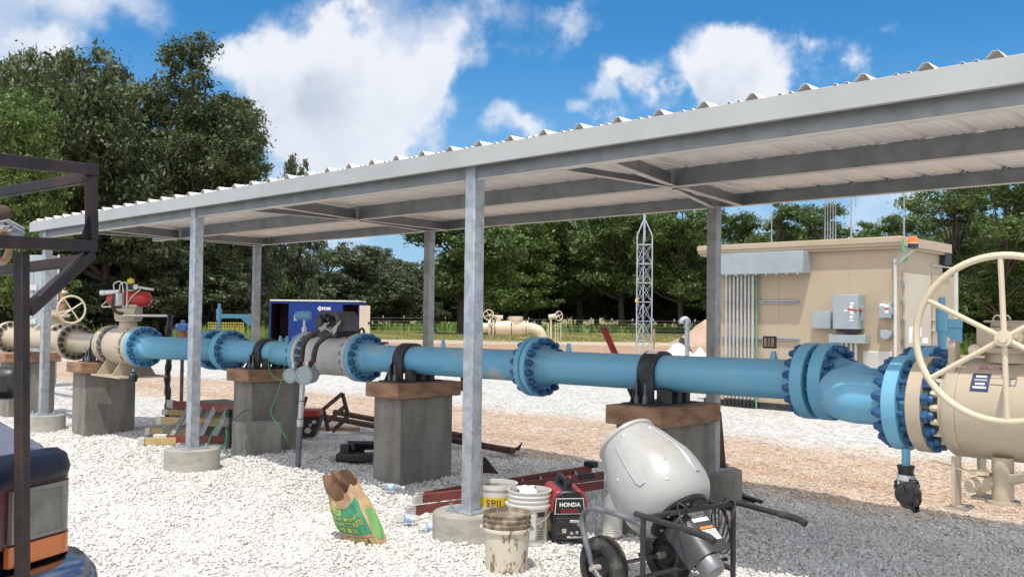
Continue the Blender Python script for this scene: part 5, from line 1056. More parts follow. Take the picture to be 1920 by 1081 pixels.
MB().prism([dl(.01,-.07,-.15), dl(.01,-.07,.04), dl(.24,-.06,.02), dl(.24,-.06,-.05)], sd*.012).prism([dl(.01,.09,-.15), dl(.01,.09,.04), dl(.24,.08,.02), dl(.24,.08,-.05)], sd*.012).build('yoke', 'black_steel', mx)
hood = MB(); prof = [(-.115,-.07),(-.112,-.01),(-.10,.04),(-.075,.072),(-.04,.085),(.10,.085),(.10,.078),(-.038,.077),(-.07,.065),(-.093,.037),(-.105,-.01),(-.108,-.07)]
hood.prism([dl(.04+.0*s, s, n_) for s, n_ in prof], dx_*.27).build('motor_cover', 'motor_dark', mx, ang=40)
MB().cyl(dl(.06,-.03,-.0), dl(.32,-.03,-.0), .066, n=28).build('motor', 'motor_dark', mx); 
for k in range(18):
    t = 2*math.pi*k/18; e = sd*math.cos(t)+nn*math.sin(t); p = dl(.07,-.03,0)+e*.068; MB().bar(p, p+dx_*.235, .004, .014, e).build('cooling_fin', 'grey_steel', mx)
MB().lathe([(0,.072),(.05,.072),(.075,.062),(.085,.03),(.087,0)], dl(.315,-.03,0), dx_, 28).build('motor_end', 'chrome_dull', mx)
lp = MB().box(dl(.075,.03,.087), (.075, .125, .003), Matrix((dx_, sd, nn)).transposed()).build('brand_label', 'label_white', mx)
text('KLUTCH', 'lettering', 'ink', dl(.088,.03,.089), sd, -dx_, .034, lp, .0004, bold=.0008)
MB().box(dl(.155,.035,.087), (.016, .10, .003), Matrix((dx_, sd, nn)).transposed()).build('warning_strip', 'orange_label', mx); MB().box(dl(.205,.035,.087), (.07, .11, .003), Matrix((dx_, sd, nn)).transposed()).build('warning_label', 'label_white', mx)
for k in range(4): MB().box(dl(.18+.016*k,.035,.089), (.004, .08, .0015), Matrix((dx_, sd, nn)).transposed()).build('warning_line', 'box_grey', mx)
cl_ = ml(span-.10, -.02, .40)
for k in range(4):
    mb = MB(); pts = [cl_+v_*(.05*math.cos(t)+.012*k)+V(0,0,.125*math.sin(t)-.01*k)+u_*(.02*math.sin(2*t+k)) for t in [2*math.pi*i/20 for i in range(21)]]; mb.tube(pts, .005, 6).build('cord', 'hose', mx)
MB().tube(spline([cl_+V(0,0,.12), ml(span-.02, 0, .555), ml(span-.03, .04, .52), ml(span-.1, .04, .40)], 6), .006, 6).build('cord', 'hose', mx)
MB().tube(spline([dl(.05,-.06,.09), ml(.28, .05, .56), ml(.26, .0, .57), ml(.25, .08, .40), ml(.24, .14, .25), dl(.30,-.09,.02)], 6), .0055, 6).build('cord', 'hose', mx)

# ------------------------------------------------------------------ tan shelter building
WY, WX = 16.42, -6.50
sh = thing('shelter_building', 'tan panelled equipment shelter with a flat roof behind the right end of the pipe', 'building', (-8.4, 17.5, -.15))
MB().span((-10.36, WY, -.02), (WX, 18.62, 2.86)).build('wall', 'tan_panel', sh)
MB().span((-10.49, 16.28, 2.90), (-6.37, 18.76, 3.07)).span((-10.46, 16.31, 2.858), (-6.40, 18.73, 2.90)).build('roof', 'tan_trim', sh, bev=.01)
MB().span((-10.50, 16.26, 2.965), (-6.36, 16.279, 3.05)).build('roof_flashing', 'tan_trim', sh, bev=.003)
MB().span((-10.40, WY-.03, -.30), (WX+.03, 18.65, -.021)).build('skid', 'black_steel', sh)
for x in (-8.75, -7.35): MB().span((x-.004, WY-.004, 0), (x+.004, WY-.0005, 2.85)).build('panel_seam', 'tan_trim', sh)
for x in (-8.77, -7.37):
    for k in range(12): MB().cyl((x, WY-.001, .15+k*.23), (x, WY-.007, .15+k*.23), .012, n=6).build('rivet', 'tan_trim', sh) if k % 2 == 0 else None
MB().span((WX-.10, WY-.018, 0), (WX+.014, WY-.002, 2.3)).span((WX+.001, WY-.002, 0), (WX+.014, WY+.09, 2.3)).build('corner_trim', 'tan_trim', sh)
def front(x0, y0, x1, y1, dep, name, mat, par, label=None, bev=.006, side=None):
    a = at(x0, y0, Y=WY-dep); b = at(x1, y1, Y=WY-dep); return MB().span((a.x, WY-dep, b.z), (b.x, WY-.001, a.z)).build(name, mat, par, bev=bev)
cz = []
for k in range(8):
    x = 1362+k*7.1; a = at(x, 512, Y=WY-.08); MB().cyl((a.x, WY-.08, -.25), (a.x, WY-.08, a.z+.05), .027 if k in (0, 7) else .023, n=10).build('conduit', 'conduit', sh)
    MB().cyl((a.x, WY-.08, -.26), (a.x, WY-.08, .02), .034, n=10).build('conduit_sleeve', 'black_plastic', sh)
a = at(1419, 512, Y=WY-.07); MB().cyl((a.x, WY-.07, -.25), (a.x, WY-.07, a.z), .020, n=8).build('ground_conduit', 'green_dull', sh)
for y in (566, 632):
    a, b = at(1353, y, Y=WY-.05), at(1497, y, Y=WY-.05); MB().span((a.x, WY-.052, a.z-.022), (b.x, WY-.001, a.z+.022)).build('strut', 'galvanised', sh)
    MB().span((a.x, WY-.056, a.z-.008), (b.x, WY-.053, a.z+.008)).build('strut_slot', 'grey_steel', sh)
a, b = at(1676, 492, Y=WY-.06), at(1681, 640, Y=WY-.06); MB().cyl(((a.x+b.x)/2, WY-.06, 0), ((a.x+b.x)/2, WY-.06, a.z), .030, n=12).build('white_conduit', 'white_paint', sh)
MB().cyl(((a.x+b.x)/2, WY-.06, a.z), ((a.x+b.x)/2, WY-.06, a.z+.06), .04, n=12).build('conduit_cap', 'alu', sh)
front(1618, 657, 1672, 690, .02, 'louver', 'white_plastic', sh)
for k in range(7): a, b = at(1620, 660+k*4.6, Y=WY-.03), at(1670, 660+k*4.6, Y=WY-.03); MB().span((a.x, WY-.032, a.z-.008), (b.x, WY-.021, a.z+.006)).build('louver_blade', 'white_plastic', sh)
# end wall
def side(x0, y0, x1, y1, dep, name, mat, par, bev=.004):
    a = at(x0, y0, X=WX+dep); b = at(x1, y1, X=WX+dep); return MB().span((WX+.001, a.y, b.z), (WX+dep, b.y, a.z)).build(name, mat, par, bev=bev)
dr = side(1697, 511, 1746, 655, .05, 'door', 'door_tan', sh)
for y in (530, 567, 604, 641): 
    a = at(1696, y, X=WX+.05); MB().cyl((WX+.05, a.y-.02, a.z-.05), (WX+.05, a.y-.02, a.z+.05), .02, n=8).box((WX+.05, a.y+.01, a.z), (.02, .09, .03)).build('hinge', 'box_grey', dr)
def sheet(x0, y0, x1, y1, mt_): a = at(x0, y0, X=WX+.054); b = at(x1, y1, X=WX+.054); return MB().span((WX+.0505, a.y, b.z), (WX+.054, b.y, a.z)).build('notice', mt_, dr)
sheet(1705, 612, 1713, 643, 'label_white'); sheet(1724, 613, 1728, 631, 'label_white'); sheet(1730, 633, 1740, 643, 'label_white'); sheet(1730, 633, 1740, 635.5, 'label_red') if False else None
a = at(1735, 634, X=WX+.056); MB().span((WX+.0545, a.y-.16, a.z-.012), (WX+.056, a.y+.16, a.z+.012)).build('notice_heading', 'label_red', dr) if False else None
side(1749, 515, 1790, 655, .03, 'second_door', 'tan_panel', sh)
side(1750, 496, 1798, 504, .06, 'door_head', 'white_paint', sh); side(1791, 505, 1797, 620, .05, 'door_jamb', 'white_paint', sh)
for y in (598, 617): side(1749, y, 1790, y+3, .05, 'door_rail', 'door_tan', sh)
a = at(1775, 482, X=WX+.08); MB().prism([(WX+.001, a.y-.14, a.z+.16), (WX+.001, a.y+.14, a.z+.16), (WX+.001, a.y+.17, a.z-.14), (WX+.001, a.y-.17, a.z-.14)], (.12, 0, 0)).build('wall_light', 'black_steel', sh, bev=.01)
# boxes on the front wall: each can be lifted off
def ebox(x0, y0, x1, y1, dep, label, cat='electrical box', mat='box_grey', group='grey electrical boxes on the shelter wall'):
    a = at(x0, y0, Y=WY-dep); b = at(x1, y1, Y=WY-dep); r = thing('electrical_box', label, cat, ((a.x+b.x)/2, WY, b.z), group)
    MB().span((a.x, WY-dep+.012, b.z), (b.x, WY-.002, a.z)).build('case', mat, r, bev=.006); MB().span((a.x+.004, WY-dep, b.z+.004), (b.x-.004, WY-dep+.011, a.z-.004)).build('cover', mat, r, bev=.004); return r, a, b
r, a, b = ebox(1335, 476, 1505, 511, .34, 'long grey wiring trough above the row of conduits', 'wiring trough')
for k in range(9): x = a.x+(b.x-a.x)*(k+.5)/9; MB().cyl((x, WY-.34, b.z-.012), (x, WY-.30, b.z-.012), .016, n=8).build('clip', 'alu', r)
ebox(1522, 583, 1557, 616, .16, 'plain grey box left of the big grey switch box')[0]
r, a, b = ebox(1561, 552, 1608, 617, .30, 'big grey switch box with a red handle and white stickers')
mx_ = (a.x+b.x)/2
MB().box((b.x+.022, WY-.16, (a.z+b.z)/2-.02), (.04, .08, .26)).build('handle_box', 'box_grey', r, bev=.006); MB().box((b.x+.02, WY-.22, (a.z+b.z)/2+.03), (.05, .05, .05)).box((b.x-.05, WY-.312, (a.z+b.z)/2+.03), (.10, .02, .022)).build('handle', 'red_paint', r, bev=.006)
for dx, dz, w_, h_, mt_ in ((-.10,.13,.06,.04,'label_white'),(-.11,.07,.08,.05,'label_white'),(-.14,.02,.06,.035,'label_red'),(-.10,-.03,.08,.06,'label_white'),(-.22,0.,.06,.03,'label_white'),(-.10,-.11,.08,.05,'label_white'),(-.11,-.17,.07,.03,'label_white'),(-.07,.07,.02,.02,'ink'),(-.07,-.11,.02,.02,'ink')): MB().box((b.x+dx, WY-.302 if mt_ != 'ink' else WY-.305, (a.z+b.z)/2+dz+.02), (w_, .004, h_)).build('sticker', mt_, r)
MB().box((mx_, WY-.15, b.z-.03), (.36, .22, .055)).build('base_collar', 'black_plastic', r, bev=.01)
r, a, b = ebox(1553, 626, 1621, 644, .26, 'low grey trough under the big grey switch box', 'wiring trough')
for k in range(4): x = a.x+.20+.085*k; MB().cyl((x, WY-.13, -.2), (x, WY-.13, b.z), .028, n=10).build('conduit', 'conduit', r)
r, a, b = ebox(1648, 568, 1669, 596, .16, 'small grey switch box beside the white conduit, pale stickers on its cover')
for dx, dz, w_, h_, mt_ in ((-.14,.10,.09,.04,'label_white'),(-.06,.08,.07,.05,'label_white'),(-.06,.03,.07,.03,'label_red'),(-.06,-.02,.06,.05,'label_white')): MB().box((b.x+dx, WY-.162, (a.z+b.z)/2+dz), (w_, .004, h_)).build('sticker', mt_, r)
MB().box((b.x+.012, WY-.10, (a.z+b.z)/2), (.02, .05, .14)).build('handle', 'box_grey', r)
r, a, b = ebox(1650, 618, 1660, 634, .15, 'smallest grey socket box under the small grey switch box'); MB().cyl(((a.x+b.x)/2+.05, WY-.17, (a.z+b.z)/2), ((a.x+b.x)/2+.05, WY-.03, (a.z+b.z)/2-.01), .085, n=20).build('hood', 'box_grey', r)
bk = thing('beacon', 'orange warning beacon on a bracket at the shelter corner', 'beacon', at(1712, 470, w=15.8)); q = at(1712, 470, w=15.8)
MB().cyl(q+V(0,0,.05), q+V(0,0,.12), .085, n=24).build('base', 'black_plastic', bk); MB().lathe([(0,.075),(.10,.072),(.125,.06),(.13,0)], q+V(0,0,.12), (0,0,1), 24).build('dome', 'orange_glass', bk); MB().cyl(q+V(0,0,.115), q+V(0,0,.135), .083, n=24).build('ring', 'white_paint', bk)
MB().bar(q+V(0,0,.05), V(WX-.02, WY-.03, q.z-.20), .07, .07).build('bracket', 'alu', bk)
cp = at(1694, 447, Y=16.24); solo(MB().tube(spline([cp, cp+V(.0,-.01,-.2), at(1703, 472, Y=16.24), at(1700, 486, Y=16.30), at(1688, 490, Y=16.38)], 6), .018, 8), 'cable', 'green_wire', 'green cable hanging from the shelter roof corner down to the white conduit', 'cable')
def mast(px, y0, w, r, label, top=None, group='antennas and rods above the shelter', zb=3.07):
    a = at(px, y0, w=w); o = thing('antenna', label, 'antenna', (a.x, a.y, zb), group)
    MB().cyl((a.x, a.y, zb), (a.x, a.y, zb+(a.z-zb)*.45), r*1.5, n=6).cyl((a.x, a.y, zb+(a.z-zb)*.45), a, r, n=6).build('whip', 'antenna', o)
    if top == 'rod':
        for k in range(9): t = k*.7; MB().cyl(a, a+V(.14*math.cos(t), .14*math.sin(t), .12+.03*math.sin(3*t)), .003, n=4).build('bristle', 'antenna', o)
    if top == 'hook': MB().tube(spline([a, a+RH*.05+V(0,0,.02), a+RH*.09+V(0,0,-.05), a+RH*.09+V(0,0,-.22)], 5), .012, 6).build('hook', 'antenna', o)
for k, px in enumerate((1547, 1552, 1557, 1562, 1567)): mast(px, 370, 17.6+.1*(k % 2), .0065, ['first', 'second', 'middle', 'fourth', 'last'][k]+' from the left of five tall whip antennas on the shelter roof')
mast(1596, 366, 17.8, .012, 'lone antenna with a hooked top right of the five whips', 'hook'); mast(1695, 366, 16.3, .010, 'lightning rod with a bristle tip at the shelter corner', 'rod'); mast(1447, 412, 18.3, .009, 'short lightning rod with a bristle tip left of the five whips', 'rod')
solo(MB().span((-7.85, 16.0, -.35), (-7.5, 16.35, .05)), 'concrete_block', 'concrete_pale', 'pale concrete block at the foot of the shelter behind the blue flange', 'block', 'low concrete blocks', bev=.01)

# ------------------------------------------------------------------ lattice mast, vent pipe, heap, far pipework
tw_ = at(1206, 720, w=25); tw_.z = -.15; tm = thing('lattice_mast', 'galvanised lattice mast standing clear against the trees', 'mast', tw_)
W_ = .205; legs = [RH*-W_+FH*-.10, RH*W_*.98+FH*-.10, RH*.03+FH*.36]; zt_ = at(1206, 441, w=25).z; za_ = at(1206, 412, w=25).z
for l in legs: MB().cyl(tw_+l, V(tw_.x, tw_.y, zt_)+l, .019, n=8).cyl(V(tw_.x, tw_.y, zt_)+l, V(tw_.x, tw_.y, za_)+l*.12, .017, n=8).build('leg', 'galvanised', tm)
MB().cyl(V(tw_.x, tw_.y, zt_-.15), V(tw_.x, tw_.y, at(1206, 398, w=25).z), .035, n=10).build('top_tube', 'galvanised', tm)
z = tw_.z+.1; st_ = .515; k = 0
while z < zt_-.2:
    for i in range(3):
        p, q = tw_+legs[i], tw_+legs[(i+1) % 3]; p = V(p.x, p.y, z); q = V(q.x, q.y, z); mb = MB(); mb.cyl(p, q, .013, n=5)
        if z+st_ < zt_: mb.cyl(p, q+V(0,0,st_), .0065, n=5); mb.cyl(q, p+V(0,0,st_), .0065, n=5)
        mb.build('brace', 'galvanised', tm)
    z += st_
MB().box(V(tw_.x, tw_.y, at(1206, 563, w=25).z)+legs[0], (.06, .06, .10)).build('marker', 'yellow', tm)
vp = at(1288, 690, w=21); vp.z = -.15; vt = thing('vent_pipe', 'grey upright vent pipe with a hooded gooseneck top', 'vent pipe', vp); z1 = at(1288, 606, w=21).z
MB().cyl(vp, V(vp.x, vp.y, z1), .055, n=16).build('pipe', 'galvanised', vt); MB().tube(spline([V(vp.x, vp.y, z1-.02), V(vp.x, vp.y, z1+.05), V(vp.x, vp.y, z1+.09)-RH*.04, V(vp.x, vp.y, z1+.06)-RH*.11, V(vp.x, vp.y, z1+.0)-RH*.13], 6), .075, 16).build('hood', 'galvanised', vt, ang=60)
def lump(ctr, sx, sy, sz, seed, n=26):
    r = np.random.default_rng(seed); ph_ = r.uniform(0, 6, 8); mb = MB(); nu_ = 36
    for j in range(n+1):
        for i in range(nu_):
            a = 2*math.pi*i/nu_; rr = j/n; h = (math.cos(rr*math.pi)*.5+.5)*(1+.12*math.sin(3*a+ph_[0]+rr*5)+.1*math.sin(7*a+ph_[1])); k = 1+.10*math.sin(2*a+ph_[2])+.06*math.sin(5*a+ph_[3])
            mb.v.append(Vector(ctr)+RH*(rr*sx*k*math.cos(a))+FH*(rr*sy*k*math.sin(a))+V(0,0,h*sz+.03*sz*math.sin(9*a+rr*20+ph_[4])*(1 if 0 < j < n else 0)))
    mb.f = [[j*nu_+i, j*nu_+(i+1) % nu_, (j+1)*nu_+(i+1) % nu_, (j+1)*nu_+i] for j in range(n) for i in range(nu_)]; return mb
md = at(1345, 640, w=62); md.z = -.2; o = lump(md, 4.0, 3.5, 1.75, 3).build('dirt_mound', 'soil', None, ang=80); tag(o, 'reddish heap of soil between the vent pipe and the shelter', 'dirt mound', kind='structure')
for px, py, sx, sz_, sd_, mt_, lb in ((1228, 664, .62, .34, 4, 'tarp_white', 'pale plastic sheet lying left of the bigger white one'), (1272, 660, 1.0, .62, 5, 'tarp_white', 'big crumpled white plastic sheet piled behind the vent pipe'), (1313, 660, .5, .46, 6, 'tarp_white', 'white plastic bundle right of the vent pipe'), (1278, 652, .75, .80, 8, 'tarp_dark', 'dark sheet lying on top of the white plastic pile'), (1268, 667, 1.05, .16, 9, 'red_paint', 'red plastic net under the white sheets')):
    q = at(px, py, w=38-.0*sd_+(1.0 if mt_ == 'tarp_dark' else 0)-(1 if mt_ == 'red_paint' else 0)); q.z = -.15; solo(lump(q, sx, .6, sz_, sd_, 12), 'plastic_sheet', mt_, lb, 'plastic sheet', 'heap of plastic sheets', ang=25)
a = at(1226, 655, w=40); a.z = -.15; solo(MB().cyl(a, a+V(0,0,.6), .03, n=6).cyl(a+V(0,0,.6), a+V(0,0,1.25), .05, n=6), 'survey_stake', 'timber', 'wooden survey stake just right of the lattice mast', 'stake')
HW = 62
def hp_(x, y, dw=0): return at(x, y, w=HW+dw)
hd_ = thing('pipe_header', 'cream pipe header with valves and a bend far behind the tall near post', 'pipework', V(hp_(960, 640).x, hp_(960, 640).y, -.15))
K = HW/F
mb = MB(); mb.tube([hp_(875, 614), hp_(990, 614)], 9*K, 26); mb.tube(spline([hp_(985, 614), hp_(998, 615), hp_(1010, 620), hp_(1016, 630), hp_(1018, 645)], 6), 9.5*K, 24); mb.build('pipe', 'cream_paint', hd_, ang=60)
for x, w_, r_ in ((918, 5, 14.5), (925, 4, 15), (931, 2.5, 15), (956, 4, 15), (962, 3, 15), (983, 4, 13.5), (989, 3, 13.5)): MB().cyl(hp_(x-w_/2, 614), hp_(x+w_/2, 614), r_*K, n=32).build('flange', 'cream_paint', hd_)
MB().cyl(hp_(931, 614.5), hp_(957, 614.5), 13.5*K, n=32).lathe([(0, 13.5*K), (8*K, 14*K), (18*K, 12.5*K), (22*K, 9*K)], hp_(962, 614), RH, 32).build('valve_body', 'cream_paint', hd_)
MB().cyl(hp_(967, 606), hp_(967, 593), 13*K, n=28).cyl(hp_(967, 599.5), hp_(967, 593), 13.8*K, n=28).build('valve_cover', 'cream_paint', hd_)
MB().cyl(hp_(934, 602), hp_(934, 591), 6*K, n=16).box(hp_(935, 594), (16*K, 10*K, 7*K), Rm).build('gearbox', 'cream_paint', hd_, bev=.03)
def far_wheel(x, y, r, par, ax_=-FH):
    c0 = hp_(x, y, -.8); w_ = MB().torus(c0, ax_, r*K, .9*K, 32, 6).build('handwheel', 'cream_paint', par); _, e1, e2 = basis(ax_)
    for k in range(4): MB().cyl(c0, c0+(e1*math.cos(k*1.571+.5)+e2*math.sin(k*1.571+.5))*r*K, .7*K, n=5).build('spoke', 'cream_paint', w_)
    return c0
c0 = far_wheel(916, 590, 9.2, hd_); MB().cyl(c0, hp_(934, 594), 2*K, n=8).build('stem', 'cream_paint', hd_)
for x in (921, 935, 955): MB().cyl(hp_(x, 625), hp_(x, 640), 1.3*K, n=8).build('support_leg', 'cream_paint', hd_)
vs_ = thing('valve_stand', 'cream upright valve stand with a tilted handwheel right of the far header', 'valve', V(hp_(1036, 640).x, hp_(1036, 640).y, -.15))
MB().cyl(hp_(1033, 642), hp_(1033, 598), 2*K, n=12).build('stand', 'cream_paint', vs_); MB().cyl(hp_(1028.5, 594), hp_(1043, 592), 4.6*K, n=16).build('gearbox', 'cream_paint', vs_, bev=.04)
c0 = far_wheel(1048, 592, 8.8, vs_, (-FH+RH*.8).normalized()); MB().cyl(c0, hp_(1041, 593), 1.6*K, n=8).build('stem', 'cream_paint', vs_)
for x, y in ((1028, 608), (1041, 609), (1046, 608), (1051.5, 606)): MB().cyl(hp_(x, 641), hp_(x, y), 1*K, n=8).box(hp_(x, y), (3*K, 2*K, 1.6*K), Rm).build('riser', 'cream_paint', vs_)
# fence at the pasture edge
fe = thing('wire_fence', 'wire mesh fence on thin steel posts along the pasture', 'fence', V(at(900, 630, w=86).x, at(900, 630, w=86).y, -.15))
fp = []
for k, px in enumerate(range(640, 1400, 39)):
    q = at(px, 620, w=84); q.z = -.15; fp.append(q); MB().cyl(q, q+V(0,0,1.4), .03, n=6).build('post', 'rust', fe); MB().cyl(q+V(0,0,1.4), q+V(0,0,1.6), .045, n=6).build('post_tip', 'white_paint', fe)
for h in (.25, .55, .85, 1.15, 1.4): MB().tube([q+V(0,0,h) for q in fp], .006, 4).build('wire', 'galvanised_dull', fe)
o = at(812, 612, w=88); o.z = -.15; solo(lump(o, .55, .4, 1.15, 14, 12), 'covered_bale', 'tarp_dark', 'dark covered bale in the pasture just right of the second far post', 'bale', ang=80)
nf = thing('safety_net', 'yellow mesh net between the near post and the blue swing arm', 'net', at(410, 620, w=24)); nb = at(390, 625, w=24)
for k in range(15): MB().cyl(nb+RH*(.065*k)+V(0,0,-.12), nb+RH*(.065*k)+V(0,0,.30), .008, n=4).build('strand', 'netting', nf)
for k in range(6): MB().cyl(nb+V(0,0,.28-.07*k), nb+RH*.92+V(0,0,.28-.07*k), .008, n=4).build('strand', 'netting', nf)
bvv = thing('hydrant_valve', 'dark blue valve with a red base left of the near post above the pipe', 'valve', at(343, 620, w=16)); q = at(343, 613, w=16)
MB().box(q, (.16, .16, .12), Rm).cyl(q-RH*.12, q+RH*.10, .05).cyl(q, q+V(0,0,.12), .04).build('body', 'bolt_blue', bvv, bev=.01); MB().cyl(q+V(0,0,-.06), q+V(0,0,-.22), .07).build('base', 'fibre_red', bvv); MB().cyl(q+V(0,0,-.22), q+V(0,0,-1.9), .03).build('riser', 'black_steel', bvv)

# ------------------------------------------------------------------ trailer
TW = 41; t0 = at(505, 655, w=TW); t0.z = -.15; L_ = (672-505)/F*TW
tr = thing('cargo_trailer', 'blue enclosed cargo trailer with its side door swung open in the pasture', 'trailer', t0)
def tl(x, y, z): return t0+RH*x+FH*y+V(0,0,z)
def tbox(a, b): return MB().box((Vector(tl(*a))+Vector(tl(*b)))/2, [abs(q-p) for p, q in zip(a, b)], Rm)
zt2 = at(590, 563, w=TW).z+.15
def multi(lst):
    m_ = MB()
    for a, b in lst: m_.box((Vector(tl(*a))+Vector(tl(*b)))/2, [abs(q-p) for p, q in zip(a, b)], Rm)
    return m_
multi([((.82, 0, .5), (3.20, .04, zt2-.05)), ((0, 0, zt2-.14), (.82, .04, zt2-.05)), ((3.2, 0, zt2-.16), (L_, .04, zt2-.05)), ((0, 0, .5), (.05, .04, zt2-.14)), ((L_-.04, .04, .5), (L_, 1.9, zt2-.05)), ((0, 1.86, .5), (L_-.04, 1.9, zt2-.05))]).build('body', 'trailer_blue', tr)
multi([((.05, 1.80, .5), (L_-.05, 1.85, zt2-.06)), ((.0, .05, .45), (L_-.05, 1.8, .52)), ((.82, .05, .52), (.86, .9, zt2-.06)), ((3.16, .05, .52), (3.19, 1.2, zt2-.06))]).build('interior', 'interior_dark', tr)
tbox((-.02, -.03, zt2-.049), (L_+.02, 1.93, zt2+.02)).build('roof', 'white_paint', tr, bev=.02)
multi([((-.05, -.01, .50), (-.005, 1.9, zt2-.05)), ((0, -.012, .46), (L_, -.001, .55))]).build('edge_trim', 'trailer_black', tr)
d = tbox((3.95, -.035, .52), (4.42, -.005, zt2-.20)).build('door', 'door_tan', tr, bev=.01); tbox((4.34, -.06, 1.3), (4.46, -.036, 1.4)).build('handle', 'black_steel', d); tbox((4.12, -.039, .52), (4.132, -.036, zt2-.2)).build('door_seam', 'tan_trim', d)
text('PDM', 'lettering', 'label_white', tl(2.48, -.006, zt2-.42), RH, (0,0,1), .19, tr, .004, bold=.006)
c = Vector(tl(2.19, -.006, zt2-.355)); 
for s_o, s_i, mt_ in ((.12, 0, 'label_white'), (.075, 0, 'trailer_blue'), (.04, 0, 'label_white')): MB().prism([c+V(0,0,s_o), c+RH*s_o*.9, c-V(0,0,s_o), c-RH*s_o*.9], -FH*(.004+.004*(.12-s_o)/.04)).build('emblem', mt_, tr)
tbox((1.75, -.008, .62), (1.90, -.001, .74)).build('plate', 'label_white', tr)
fd = MB(); fd.prism([tl(1.05, -.18, .45), tl(1.25, -.18, .72), tl(1.55, -.18, .80), tl(1.85, -.18, .80), tl(2.15, -.18, .72), tl(2.35, -.18, .45), tl(2.28, -.18, .45), tl(2.1, -.18, .67), tl(1.84, -.18, .74), tl(1.56, -.18, .74), tl(1.3, -.18, .67), tl(1.12, -.18, .45)], FH*.18); fd.build('fender', 'trailer_black', tr)
for x in (1.42, 2.0): w_ = MB().cyl(tl(x, -.15, .33), tl(x, .06, .33), .33, n=28).build('wheel', 'rubber', tr); MB().cyl(tl(x, -.165, .33), tl(x, -.151, .33), .18, n=20).build('rim', 'white_paint', w_)
MB().bar(tl(L_, .9, .45), tl(L_+1.2, .9, .45), .1, .1).build('tongue', 'trailer_black', tr)

# ------------------------------------------------------------------ rusty rack and the truck behind it, near left
rk = thing('pipe_rack', 'dark rusty square tube rack in front of the truck', 'rack', at(41, 1070, w=3.1))
T0, Mk, Kp = at(41, 458, w=3.1), at(172, 461, w=3.5), at(171, 318, w=3.5)
P1_ = at(42, 1076, w=3.1); base = T0+(P1_-T0)*(T0.z/(T0.z-P1_.z))
hd2 = (Mk-T0); hd2.z = 0; hd2.normalize()
def rb(a, b, name='beam', w_=.033, h_=.042): return MB().bar(a, b, w_, h_, (0,0,1) if abs((b-a).normalized().z) < .9 else hd2).build(name, 'dark_rust', rk, bev=.004)
rb(base, T0-V(0,0,.024), 'post'); e = Mk+hd2*.022; l0 = at(-260, 441, w=2.35); rb(l0, T0+(Mk-T0)*1.04)
rb(Mk+V(0,0,.024), Kp-V(0,0,.024), 'post'); rb(at(-260, 273, w=2.35), Kp+(Kp-at(0, 302, w=3.05)).normalized()*.022)
bk2 = at(0, 350, w=4.05); rb(Kp-(Kp-bk2).normalized()*.03+V(0,0,-.028), Kp+(bk2-Kp)*2.2+V(0,0,-.028)); bk3 = at(0, 486, w=4.05); rb(Mk-V(0,0,.05)+(bk3-Mk)*.08, Mk-V(0,0,.05)+(bk3-Mk)*2.2)
dg = at(52, 582, w=3.13); rb(Mk-V(0,0,.028)+hd2*.0, dg, 'brace'); 
MB().prism([Mk+V(0,0,.024)-hd2*.075, Mk+V(0,0,.024)-hd2*.024, Mk+V(0,0,.115)-hd2*.024], FH*.01).build('gusset', 'dark_rust', rk)
for y in (800, 958, 1010): q = at(39, y, w=3.065); MB().cyl(q, q-FH*.012, .006, n=8).build('bolt_hole', 'black_steel', rk)
ms = thing('metal_offcuts', 'bent galvanised channel pieces lying on the rack at the left edge', 'metal pieces', at(10, 440, w=3.1))
for k, (y0, y1, y2) in enumerate(((428, 413, 430), (436, 424, 436), (452, 432, 450))):
    a, b_, c_ = at(-60, y0, w=3.05), at(12+4*k, y1, w=3.12), at(44-6*k, y2, w=3.15); mb = MB(); mb.bar(a, b_, .07, .004, V(0,0,1)); mb.bar(b_, c_, .07, .004, V(0,0,1)); mb.bar(a-V(0,0,.03), b_-V(0,0,.03), .004, .05); mb.build('channel', 'galvanised', ms)
MB().cyl(at(-20, 408, w=3.1), at(5, 400, w=3.2), .03).build('pipe_end', 'rust', ms); MB().torus(at(2, 462, w=3.0), RH, .05, .012, 20, 8).build('shackle', 'timber', ms)

at_x = V(-.443, .896, 0); bt = V(-.896, -.443, 0); C0 = V(-3.66, 1.33, 0)+RH*.09+V(0,0,.015)
def tk(p, q, z): return C0-at_x*p+bt*q+V(0,0,z)
tk_ = thing('pickup_truck', 'navy pickup truck, its front corner showing at the lower left', 'truck', tk(.9, 2.4, 0))
WT = 1.86
def ext(prof, p0, p1, name, mat, bev=.03, ang=35): return MB().prism([tk(p0, q, z) for q, z in prof], -at_x*(p1-p0)).build(name, mat, tk_, bev=bev, ang=ang)
ext([(.03,.56),(.03,.985),(.06,1.0),(1.3,1.06),(1.45,1.08),(3.5,1.08),(5.3,1.08),(5.3,.5),(4.75,.5),(4.6,.8),(4.0,.8),(3.85,.5),(1.35,.45),(1.2,.78),(.62,.78),(.45,.5)], 0, WT, 'body', 'truck_navy', .03)
ext([(.02,1.02),(.10,1.10),(.33,1.188),(.8,1.262),(1.38,1.30),(1.38,1.06)], .07, WT-.07, 'hood', 'truck_hood', .025)
ext([(1.36,1.08),(1.40,1.29),(2.0,1.76),(3.25,1.79),(3.42,1.08)], .08, WT-.08, 'cab', 'truck_navy', .04)
MB().prism([tk(.16, 1.425, 1.325), tk(WT-.16, 1.425, 1.325), tk(WT-.24, 1.94, 1.728), tk(.24, 1.94, 1.728)], (-bt+V(0,0,.9)).normalized()*.022).build('windscreen', 'glass_dark', tk_)
MB().prism([tk(.077, 1.58, 1.32), tk(.077, 2.03, 1.70), tk(.077, 3.15, 1.72), tk(.077, 3.28, 1.32)], at_x*.004).build('side_window', 'glass_dark', tk_)
